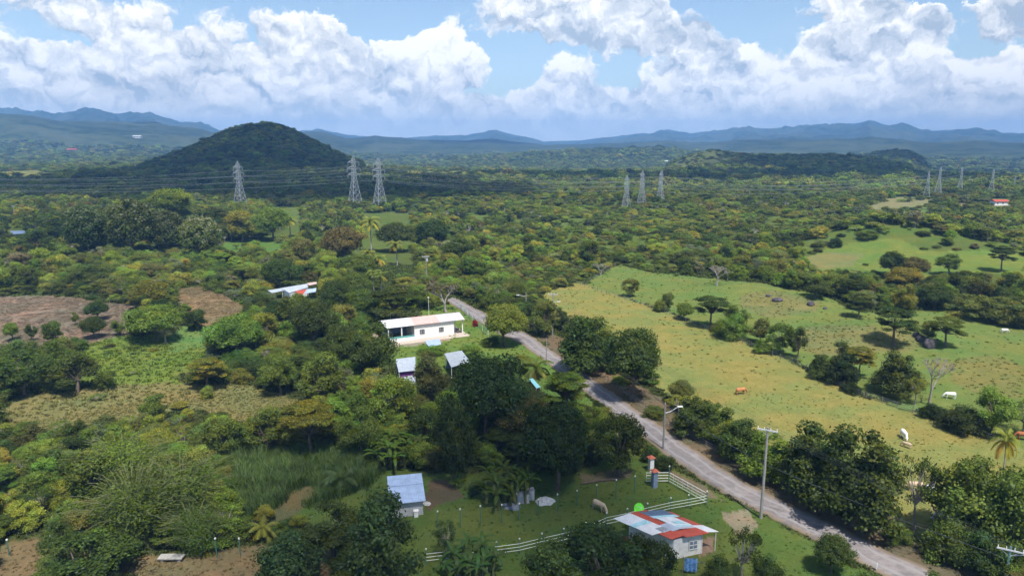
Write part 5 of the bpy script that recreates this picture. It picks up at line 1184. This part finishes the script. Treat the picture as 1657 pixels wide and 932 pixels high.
for lvl in range(3):
    for sd_ in (-1, 1):
        nmx = 'near' if sd_ < 0 else 'far'
        a = tip(0, lvl, sd_); wire([(a[0] - 300, a[1] + 15, a[2] - 2), a, tip(1, lvl, sd_), tip(3, lvl, sd_), tip(6, lvl, sd_)], .032, f'{LN[lvl]} {nmx} conductor of the line through the lone tower', 'high voltage conductors', sag=.018)
        b2 = tip(2, lvl, sd_); wire([(b2[0] - 420, b2[1] + 25, b2[2] - 3), b2, tip(5, lvl, sd_), tip(8, lvl, sd_)], .032, f'{LN[lvl]} {nmx} conductor of the line through the right tower of the pair', 'high voltage conductors', sag=.018)
# --- cattle
def cow(u, v, rz, m_, label, s=1.0, lying=False, graze=True, cat='cow', nm='cow', ears=True):
    import bmesh
    s *= .92
    p = P(u, v); J = {}; V_ = []; E_ = []; Rr = []
    def a(x, y, z, r, par=None): V_.append((x, y, z)); Rr.append(r); 
    V_.append((0, 0, 1.0)); Rr.append((.36, .36))
    def add(par, x, y, z, r): V_.append((x, y, z)); Rr.append((r, r)); E_.append((par, len(V_) - 1)); return len(V_) - 1
    ch = add(0, .48, 0, 1.02, .35); sh = add(ch, .78, 0, 1.12, .27); b1 = add(0, -.45, 0, 1.02, .34); hp_ = add(b1, -.82, 0, 1.14, .26)
    if graze: nk = add(sh, 1.08, 0, .92, .17); hd = add(nk, 1.32, 0, .52, .14); mz = add(hd, 1.47, 0, .20, .085)
    else: nk = add(sh, 1.12, 0, 1.30, .17); hd = add(nk, 1.38, .0, 1.48, .15); mz = add(hd, 1.68, 0, 1.34, .09)
    tl = add(hp_, -1.04, 0, 1.05, .05); t2 = add(tl, -1.10, 0, .55, .03); add(t2, -1.10, .02, .40, .05)
    if not lying:
        for sy in (-1, 1):
            f1 = add(ch, .66, sy * .20, .72, .13); f2 = add(f1, .68, sy * .20, .42, .075); f3 = add(f2, .66, sy * .20, .10, .055); add(f3, .72, sy * .20, .0, .06)
            r1_ = add(b1, -.74, sy * .20, .80, .18); r2_ = add(r1_, -.70, sy * .20, .58, .10); r3_ = add(r2_, -.88, sy * .20, .40, .07); r4_ = add(r3_, -.80, sy * .20, .08, .055); add(r4_, -.74, sy * .20, .0, .06)
    else:
        for sy in (-1, 1): f1 = add(ch, .62, sy * .30, .72, .12); f2 = add(f1, .95, sy * .30, .62, .07); add(f2, .62, sy * .34, .60, .06); r1_ = add(b1, -.62, sy * .34, .78, .17); r2_ = add(r1_, -.25, sy * .38, .65, .09); add(r2_, -.55, sy * .42, .60, .06)
    if ears:
        for sy in (-1, 1): e = add(hd, V_[hd][0] - .05, sy * .15, V_[hd][2] + .08, .045); add(e, V_[hd][0] - .08, sy * .28, V_[hd][2] + .06, .03)
    me = bpy.data.meshes.new(nm); me.from_pydata(V_, E_, []); o_ = link(bpy.data.objects.new(nm, me)); sk_ = o_.modifiers.new('skin', 'SKIN')
    for q, sv in zip(Rr, me.skin_vertices[0].data): sv.radius = q
    me.skin_vertices[0].data[0].use_root = True
    o_.modifiers.new('sub', 'SUBSURF').levels = 1; o_.modifiers['sub'].render_levels = 1
    dg = bpy.context.evaluated_depsgraph_get(); me2 = bpy.data.meshes.new_from_object(o_.evaluated_get(dg)); o_.modifiers.clear(); o_.data = me2; me2.materials.clear(); me2.materials.append(m_)
    for q in me2.polygons: q.use_smooth = True
    o_.location = (p.x, p.y, p.z - (.52 * s if lying else 0)); o_.rotation_euler = (0, 0, rz); o_.scale = (s, s, s); o_['label'] = label; o_['category'] = cat
    return o_
CW_ = paint('white_hide', (.72, .70, .66), .8, var=.08); CB = paint('brown_hide', (.36, .13, .05), .8, var=.15); CR = paint('rust_hide', (.42, .18, .07), .8, var=.3, scale=2); CT = paint('tan_hide', (.50, .38, .26), .8, var=.12)
cow(1198, 638, .25, CR, 'rusty brown cow with a white belly grazing in the middle of the pasture', 1.05)
cow(1462, 709, -1.75, CW_, 'white cow grazing head down on the open pasture', 1.05)
cow(1537, 645, 3.0, CW_, 'white cow beyond the fence near the leafless tree', 1.0)
cow(1656, 712, 2.8, CB, 'brown cow cut off by the right picture edge', 1.1)
cow(1480, 794, 2.9, CT, 'pale tan cow seen through the gap beside the bent trunk', 1.05)
cow(1504, 798, .4, CW_, 'white cow half hidden by leaves right of the tan cow', 1.0)
cow(1519, 842, 3.5, CW_, 'white cow standing behind the roadside branches nearest the road', 1.0)
cow(969, 826, -.85, CT, 'cream cow grazing on the corral lawn', 1.05)
cow(1467, 724, 2.2, CT, 'tan calf at the edge of the tree crown below the white cow', .7, cat='calf')
cow(1625, 539, 0, CW_, 'tiny white cow on the far right meadow', .9)
cow(764, 664, 0, CW_, 'x') if 0 else None

# ------------------------------------------------------------ the wood and scrub: scattered trees
random.seed(101); rng = np.random.default_rng(101)
for u, v, nm_ in ((815,540,'mango tree'),(1015,600,'big round roadside tree'),(790,650,'largest dark dome tree'),(250,520,'wide green field tree'),(383,560,'bright green dome'),(270,370,'dark upper grove'),(250,860,'bamboo'),(600,400,'tallest coconut palm'),(60,520,'cleared dirt field'),(250,650,'tan clearing'),(480,770,'tall cane'),(390,338,'lone power tower'),(595,336,'pair of power towers'),(1040,336,'three central power towers'),(1400,410,'bright slope'),(1250,490,'brown pasture knoll'),(1440,545,'brown mound'),(895,540,'pasture corner pole'),(1000,430,'top of the bright pasture'),(1560,480,'gully wood'),(690,455,'transformer pole'),(1500,640,'leafless pale tree'),(1570,840,'last big roadside trees'),(1480,330,'far tan fields'),(80,650,'hedge of the clearing'),(640,720,'large banana clump'),(1280,350,'middle scrubland'),(1600,400,'far slope by the edge'),(850,380,'scrub before the towers'),(300,310,'foot of the dark hill'),(150,600,'dirt field hedge'),(20,820,'left bottom thicket')):
    mark(P(u, v), nm_)
def ring(r0, r1, s):
    """jittered points, spacing s, in the wedge the camera looks at"""
    out = []; xs = np.arange(-r1, r1, s); ys = np.arange(max(5, r0 * .4), r1, s); X, Y = np.meshgrid(xs, ys); X = X.ravel() + rng.uniform(-.45, .45, X.size) * s; Y = Y.ravel() + rng.uniform(-.45, .45, Y.size) * s
    r = np.hypot(X, Y); k = (r > r0) & (r <= r1) & (np.abs(np.arctan2(X, Y)) < R(43 if r1 < 300 else 40)); return X[k], Y[k]
RG = [(42, 120, 2.8), (120, 210, 3.3), (210, 330, 3.9), (330, 560, 4.0), (560, 900, 5.1), (900, 1500, 8), (1500, 2400, 9.2), (2400, 3300, 14)]
hx = np.array(HAND); cand = []
mids = dict(p=[], r=[], s=[], t=[], i=[]); fars = dict(p=[], r=[], s=[], t=[], i=[])
VIEW = [(w_, x_, y_) for w_, x_, y_ in []]
# keep the sight lines to the buildings, cows and palms free of scattered trees:  u, v box
CLEAR = [(605,500,770,552),(628,762,692,842),(985,815,1170,905),(690,820,1160,850),(640,575,680,622),(718,562,765,596),(845,606,880,634),(450,455,515,482),(865,775,1000,835),(1045,735,1150,825),(684,545,716,562),(590,345,660,440),(596,430,632,474),(445,335,485,380),(1455,695,1470,712),(1500,830,1530,845),(1610,695,1640,765),(268,896,292,908),(886,475,902,545),(1110,905,1130,930),(12,370,42,380),(1605,322,1630,334),(1470,780,1520,800),(1385,885,1470,925)]
SOFT = [(60,632,470,668),(0,482,200,545),(150,560,330,600),(285,470,390,520),(560,765,630,800),(450,800,560,850),(1000,655,1100,735),(1310,400,1420,436),(1480,398,1657,440),(860,428,1100,470)]
def flat_(vals): return np.concatenate(vals)
for r0, r1_, s in RG:
    X, Y = ring(r0, r1_, s); Z = ground(X, Y); c, den, zid = zone_color(X, Y, Z); n_ = len(X)
    big = fbm(X / 45, Y / 45, 3, 61); keep = rng.random(n_) < den * (np.where(fbm(X / 38, Y / 38, 3, 66) > .53, .42, .92) if r0 > 200 else .95)
    u, v = project(X, Y, Z); keep &= (u > -160) & (u < 1820) & (v < 1120)
    if r0 < 400:
        for a0 in range(0, len(hx), 40):
            q = hx[a0:a0 + 40]; d = np.hypot(X[:, None] - q[None, :, 0], Y[:, None] - q[None, :, 1]); keep &= ~(d < q[None, :, 2] * .75).any(1)
    X, Y, Z, big, u, v, zid = (q[keep] for q in (X, Y, Z, big, u, v, zid)); n_ = len(X)
    rr = np.hypot(X, Y); sp2 = rng.random(n_); hb = fbm(X / 14, Y / 14, 3, 71) 
    size = s * (1.15 + .9 * rng.random(n_)) * (1 + .5 * (sp2 > .9)); 
    if r0 < 120: size *= .95
    if r0 >= 900: size *= .82 * np.where(rr > 1250, .75, 1)
    if 200 < r0 < 900: size *= .88
    tallness = np.where((hb > .5), .95, .62) * (.8 + .4 * rng.random(n_)) * (.9 if s < 5 else .7 if s < 8 else .6)
    bushy = den[keep] < .99
    tallness = np.where(bushy, tallness * .7, tallness)
    pal = np.where(big > .56, 0, np.where(big > .46, 1, 2)); rp = rng.random(n_)
    names = ['dark', 'mid', 'olive', 'bright', 'yellow', 'deep', 'grey', 'russet', 'tan']; W3 = np.array([[.34,.31,.10,.12,.04,.06,.02,.01,0], [.12,.35,.2,.19,.10,.0,.04,.01,.0], [.05,.26,.22,.27,.15,.0,.05,.005,.0]])
    if r0 >= 560: W3 = np.array([[.32,.36,.12,.08,.01,.08,.02,.01,0], [.18,.38,.22,.14,.04,.01,.02,.01,0], [.08,.32,.28,.2,.07,.01,.03,.01,0]])
    cs = np.cumsum(W3, 1); cs /= cs[:, -1:]; ci = (rp[:, None] > cs[pal]).sum(1)
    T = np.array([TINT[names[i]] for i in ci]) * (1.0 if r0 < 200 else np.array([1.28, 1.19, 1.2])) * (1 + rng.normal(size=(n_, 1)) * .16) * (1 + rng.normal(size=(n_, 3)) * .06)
    h = size * tallness
    # do not hide what must be seen
    k_m = rr / F * 1.03; top = v - h / k_m
    ok = np.ones(n_, bool)
    for x0, y0, x1, y1 in SOFT:
        hit = (u + size * .45 / k_m > x0) & (u - size * .45 / k_m < x1) & (top < y1) & (v > y0); size = np.where(hit, size * .6, size); h = np.where(hit, h * .4, h)
    top = v - h / k_m
    for x0, y0, x1, y1 in CLEAR: ok &= ~((u + size * .45 / k_m > x0) & (u - size * .45 / k_m < x1) & (top < y1) & (v > y0))
    for q in range(n_):
        if not ok[q]: continue
        x, y, z, w, hh = X[q], Y[q], Z[q] - .15, size[q], max(h[q], 1.0)
        rzz = rng.uniform(0, 6.28); tt = np.clip(T[q], .012, .5)
        if rr[q] < 330: cand.append((w * hh / rr[q] ** 2, x, y, z, w, hh, rzz, tt, names[ci[q]], hb[q] > .5 and not bushy[q], sp2[q], u[q], v[q]))
        else:
            dd = mids if rr[q] < 700 else fars; kk = int(sp2[q] * (6 if dd is mids else 4)) % (6 if dd is mids else 4)
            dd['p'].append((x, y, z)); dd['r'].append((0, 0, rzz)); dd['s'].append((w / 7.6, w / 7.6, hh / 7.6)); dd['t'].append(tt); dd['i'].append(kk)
cand.sort(key=lambda a: -a[0])
ADJ = {'dark': 'dark green', 'mid': 'mid green', 'olive': 'olive', 'bright': 'bright green', 'yellow': 'yellowish', 'deep': 'very dark', 'grey': 'grey green', 'russet': 'russet', 'tan': 'dry tan'}
KN = {'full': 'full crowned', 'dome': 'round', 'irr': 'leafy', 'spread': 'flat topped', 'sparse': 'thin', 'bush': 'bushy', 'tall': 'upright'}
used = {}; nears = dict(p=[], r=[], s=[], t=[], i=[]); ntree = nshrub = 0
NEARK = ['full0', 'full1', 'dome0', 'dome1', 'irr0', 'irr1', 'irr2', 'spread0', 'spread1', 'sparse0', 'sparse1', 'tall0', 'tall1', 'bush0', 'bush1']
rel_n = {}
for sc_, x, y, z, w, hh, rzz, tt, cn_, istree, s2, u, v in cand:
    if istree: kd = ['irr0', 'full1', 'irr2', 'full0', 'dome1', 'full0', 'sparse0', 'full1', 'spread1', 'irr1'][int(s2 * 9.99)]
    else: kd = ['bush0', 'bush1', 'irr1', 'bush1', 'sparse1', 'bush0'][int(s2 * 5.99)]
    k0 = kd.rstrip('01234'); b0 = {'full': (8.2, 8.0), 'spread': (8.8, 7.8), 'dome': (8.4, 8.0), 'irr': (8.2, 8.2), 'tall': (7.8, 8.4), 'bush': (8.0, 7.6), 'sparse': (8.0, 8.0)}[k0]
    scl = (w / b0[0], w / b0[0], hh / b0[1]); vis = -20 < u < 1677 and v - hh / (math.hypot(x, y) / F) < 925
    tree_kind = k0 != 'bush'
    if vis and ((tree_kind and ntree < 165) or (not tree_kind and nshrub < 90)):
        if tree_kind: ntree += 1
        else: nshrub += 1
        lx = min(LANDMARKS, key=lambda q: (q[0] - x) ** 2 + (q[1] - y) ** 2); dx, dy = x - lx[0], y - lx[1]; dist = math.hypot(dx, dy)
        relw = ('behind' if dy > 0 else 'in front of') if abs(dy) > abs(dx) else ('to the right of' if dx > 0 else 'to the left of')
        szw = 'tall' if hh > 4.2 else ('low' if hh < 2.6 else 'mid-sized'); dw = 'close ' if dist < 7 else ('well ' if dist > 16 else '')
        lb = f"{szw} {ADJ[cn_]} {KN[k0]} {'tree' if tree_kind else 'shrub'} {dw}{relw} the {lx[2]}"
        if lb in used:
            l2_ = sorted(LANDMARKS, key=lambda q: (q[0] - x) ** 2 + (q[1] - y) ** 2)[1:5]
            for q_ in l2_:
                l3 = lb + f", on its side towards the {q_[2]}"
                l4 = lb.replace(' tree ', f" tree, {'wide' if w > hh * 1.35 else 'narrow'}, ").replace(' shrub ', f" shrub, {'wide' if w > hh * 1.35 else 'narrow'}, ")
                if l4 not in used: lb = l4; break
                if l3 not in used and len(l3.replace('-', ' ').split()) <= 16: lb = l3; break
        g_ = None
        if lb in used: g_ = lb.replace(' tree ', ' trees ').replace(' shrub ', ' shrubs '); used[lb]['group'] = g_
        t_ = thing(FORM[k0], lb, 'tree' if tree_kind else 'shrub', (x, y, z), rzz, g_, scl)
        if lb not in used: used[lb] = t_
        part('crown', SPECIES[kd][0], t_, list(map(float, tt))); part('trunk', SPECIES[kd][1], t_)
    else:
        nears['p'].append((x, y, z)); nears['r'].append((0, 0, rzz)); nears['s'].append(scl); nears['t'].append(tt); nears['i'].append(NEARK.index(kd))
def sc_(name, D_, ms, label=None, cat=None): return scatter(name, D_['p'], D_['r'], D_['s'], D_['t'], D_['i'], ms, label, cat)
sc_('undergrowth', nears, [SPECIES[k][2] for k in NEARK], 'dense mixed green scrub filling the ground between the nearer trees', 'undergrowth')
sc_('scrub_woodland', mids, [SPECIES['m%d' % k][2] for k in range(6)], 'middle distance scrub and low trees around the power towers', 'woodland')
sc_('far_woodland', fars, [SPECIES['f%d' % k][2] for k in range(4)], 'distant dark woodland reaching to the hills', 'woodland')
print('counts', len(nears['p']), len(mids['p']), len(fars['p']), ntree, nshrub)
# grass and cane
def grass(name, label, r0, r1_, s, meshes, pick, h0=1.0):
    X, Y = ring(r0, r1_, s); Z = ground(X, Y); c, den, zid = zone_color(X, Y, Z); zn = np.array([pick.get(ZONES[i][0] if i >= 0 else '', 0.) for i in zid]); u, v = project(X, Y, Z)
    k = (rng.random(len(X)) < np.minimum(zn, 1) * (.25 + 1.2 * fbm(X / 9, Y / 9, 3, 88))) & ~inpoly(u, v, ROAD) & (u > -60) & (u < 1720) & (v < 990); X, Y, Z, c, zn = X[k], Y[k], Z[k], c[k], zn[k]; n_ = len(X)
    s_ = (.6 + .8 * rng.random(n_)) * h0 * np.clip(zn, .6, 1.6); scatter(name, np.c_[X, Y, Z], np.c_[np.zeros(n_), np.zeros(n_), rng.uniform(0, 6.28, n_)], np.c_[s_ * 1.3, s_ * 1.3, s_], c * (1.0 + rng.normal(size=(n_, 1)) * .18) * np.array([.85, .95, .8]), rng.integers(0, len(meshes), n_), meshes, label, 'grass'); print(name, n_)
PK = {'pasture': .18, 'pasture_green': .2, 'pasture_dry_patch': .6, 'lot': .3, 'yard_top': .6, 'verge': .3, 'dirt_left': .25, 'field_left': 1.1, 'clearing': 1.0, 'cane': 1, 'lawn_left': .6, 'slope': .5, 'dirt_low': .7, 'lot_bare': .1, 'track': .2, 'pasture_yellow': 1.5, '': 1.5, 'scrub_grass': 1.5}
grass('grass', 'short tufts of pasture and lawn grass', 55, 130, .55, TUFT, PK, .5); grass('meadow_grass', 'grass tufts on the farther fields', 130, 260, 1.15, TUFT, PK, .9)
grass('tall_cane', 'tall green cane and reeds above the dirt track', 60, 140, .8, CANE, {'cane': 1.0}, 1.0)

def sticks(seed):
    random.seed(seed); g = Geo()
    for _ in range(9):
        a = random.random() * 6.28; L_ = random.uniform(.5, 1.6); c = Vector((random.uniform(-.8, .8), random.uniform(-.8, .8), random.uniform(.02, .25))); d = Vector((math.cos(a), math.sin(a), random.uniform(-.1, .25))) * L_ * .5; k = random.uniform(.6, 1.4)
        g.tube([c - d, c + Vector((0, 0, .06)), c + d], [.035, .03, .015], 3, 0, (k, k, k))
    return g.mesh('sticks', [LEAF])
grass('branch_litter', 'cut branches and brushwood lying over the cleared dirt field', 60, 260, 1.5, [sticks(1), sticks(2)], {'dirt_left': .9, 'dirt_low': .12, 'verge': .12}, 1.0)

# unseen clouds above and behind the view, shaped so their shade lies on the dark hill, the far bands and the foreground
def vapour(name, a0, a1):
    cm = bpy.data.materials.new(name); cm.use_nodes = True; n = NT(cm.node_tree)
    df = n.n('ShaderNodeBsdfDiffuse'); df.inputs[0].default_value = (.9, .9, .9, 1); tp_ = n.n('ShaderNodeBsdfTransparent'); mx = n.n('ShaderNodeMixShader')
    g = n.n('ShaderNodeNewGeometry').outputs['Position']; n.l(n.ramp(n.noise(g, .012, 5, .65), .35, .62, a0, a1), mx.inputs[0]); n.l(tp_.outputs[0], mx.inputs[1]); n.l(df.outputs[0], mx.inputs[2])
    o = n.n('ShaderNodeOutputMaterial'); n.l(mx.outputs[0], o.inputs[0]); return cm
THIN_V, DENSE_V = vapour('thin_vapour', .08, .28), vapour('cloud_vapour', .16, .5)
ZC = 1330.0
import bmesh
def cloud(blobs, seed, zc=ZC, shells=(1.0, .84, .66)):
    bm = bmesh.new()
    for bi, (gx, gy, rx, ry) in enumerate(blobs):
        cx, cy_ = gx + sun_dir.x / sun_dir.z * zc, gy + sun_dir.y / sun_dir.z * zc
        for sh, q in enumerate(shells):
            rt = bmesh.ops.create_icosphere(bm, subdivisions=4, radius=1)['verts']
            co = np.array([tuple(v.co) for v in rt]); d = 1 + .55 * (fbm(co[:, 0] * 2.2 + seed * 3 + bi, co[:, 1] * 2.2 + co[:, 2], 4, seed + sh) - .5) * 2
            for v, c_, dd in zip(rt, co, d): v.co = (cx + c_[0] * rx * q * dd, cy_ + c_[1] * ry * q * dd, zc + c_[2] * 55 * q * dd)
    me = bpy.data.meshes.new('cloud'); bm.to_mesh(me); bm.free(); me.materials.append(THIN_V if len(shells) == 1 else DENSE_V); o_ = link(bpy.data.objects.new('cloud', me)); o_['kind'] = 'structure'
    for p_ in me.polygons: p_.use_smooth = True
def fx(u, D): return (u - CU) / (F * 1.02) * D
cloud([(fx(300, 720), 740, 260, 230), (fx(120, 800), 780, 220, 170), (fx(520, 640), 660, 160, 150), (fx(660, 620), 640, 120, 110), (fx(400, 1350), 1300, 290, 300), (fx(330, 1000), 1050, 240, 200), (fx(600, 800), 820, 150, 130), (fx(200, 350), 350, 60, 38)], 1)
cloud([(fx(1390, 1300), 1300, 270, 310), (fx(1450, 1000), 1000, 200, 130), (fx(1240, 1050), 1030, 150, 90), (fx(1550, 1900), 1900, 260, 300)], 2)
cloud([(fx(800, 1180), 1180, 300, 170), (fx(980, 1080), 1080, 200, 120), (fx(1120, 880), 880, 150, 60)], 3)
cloud([(-9, 78, 20, 12), (8, 88, 13, 10), (-6, 58, 24, 16), (2, 104, 13, 10)], 4, shells=(1.0,))
cloud([(fx(200, 4300), 4300, 700, 500), (fx(1020, 2600), 2750, 200, 150), (fx(760, 4600), 4500, 500, 300)], 5)

# haze
xs_, ys0, ys1, zb, zt = 13000, -400, 12300, float(min(-5, ground(np.linspace(-9000, 9000, 400), np.full(400, 9000.)).min())) - 40, max(v.co.z for v in bpy.data.objects['mountains'].data.vertices) + 25
mb = MB(); mb.box((0, (ys0 + ys1) / 2, (zb + zt) / 2), (xs_ * 2, ys1 - ys0, zt - zb))
hm = bpy.data.materials.new('haze_air'); hm.use_nodes = True; n = NT(hm.node_tree); pv = n.n('ShaderNodeVolumePrincipled'); pv.inputs['Density'].default_value = HAZE; pv.inputs['Color'].default_value = (*HAZE_COL, 1); pv.inputs['Anisotropy'].default_value = -.35
o = n.n('ShaderNodeOutputMaterial'); n.l(pv.outputs[0], o.inputs[1]); hz = mb.build('haze', hm); hz['kind'] = 'stuff'; hz['label'] = 'blue atmospheric haze over the plain and hills'; hz['category'] = 'haze'
bpy.context.view_layer.update()
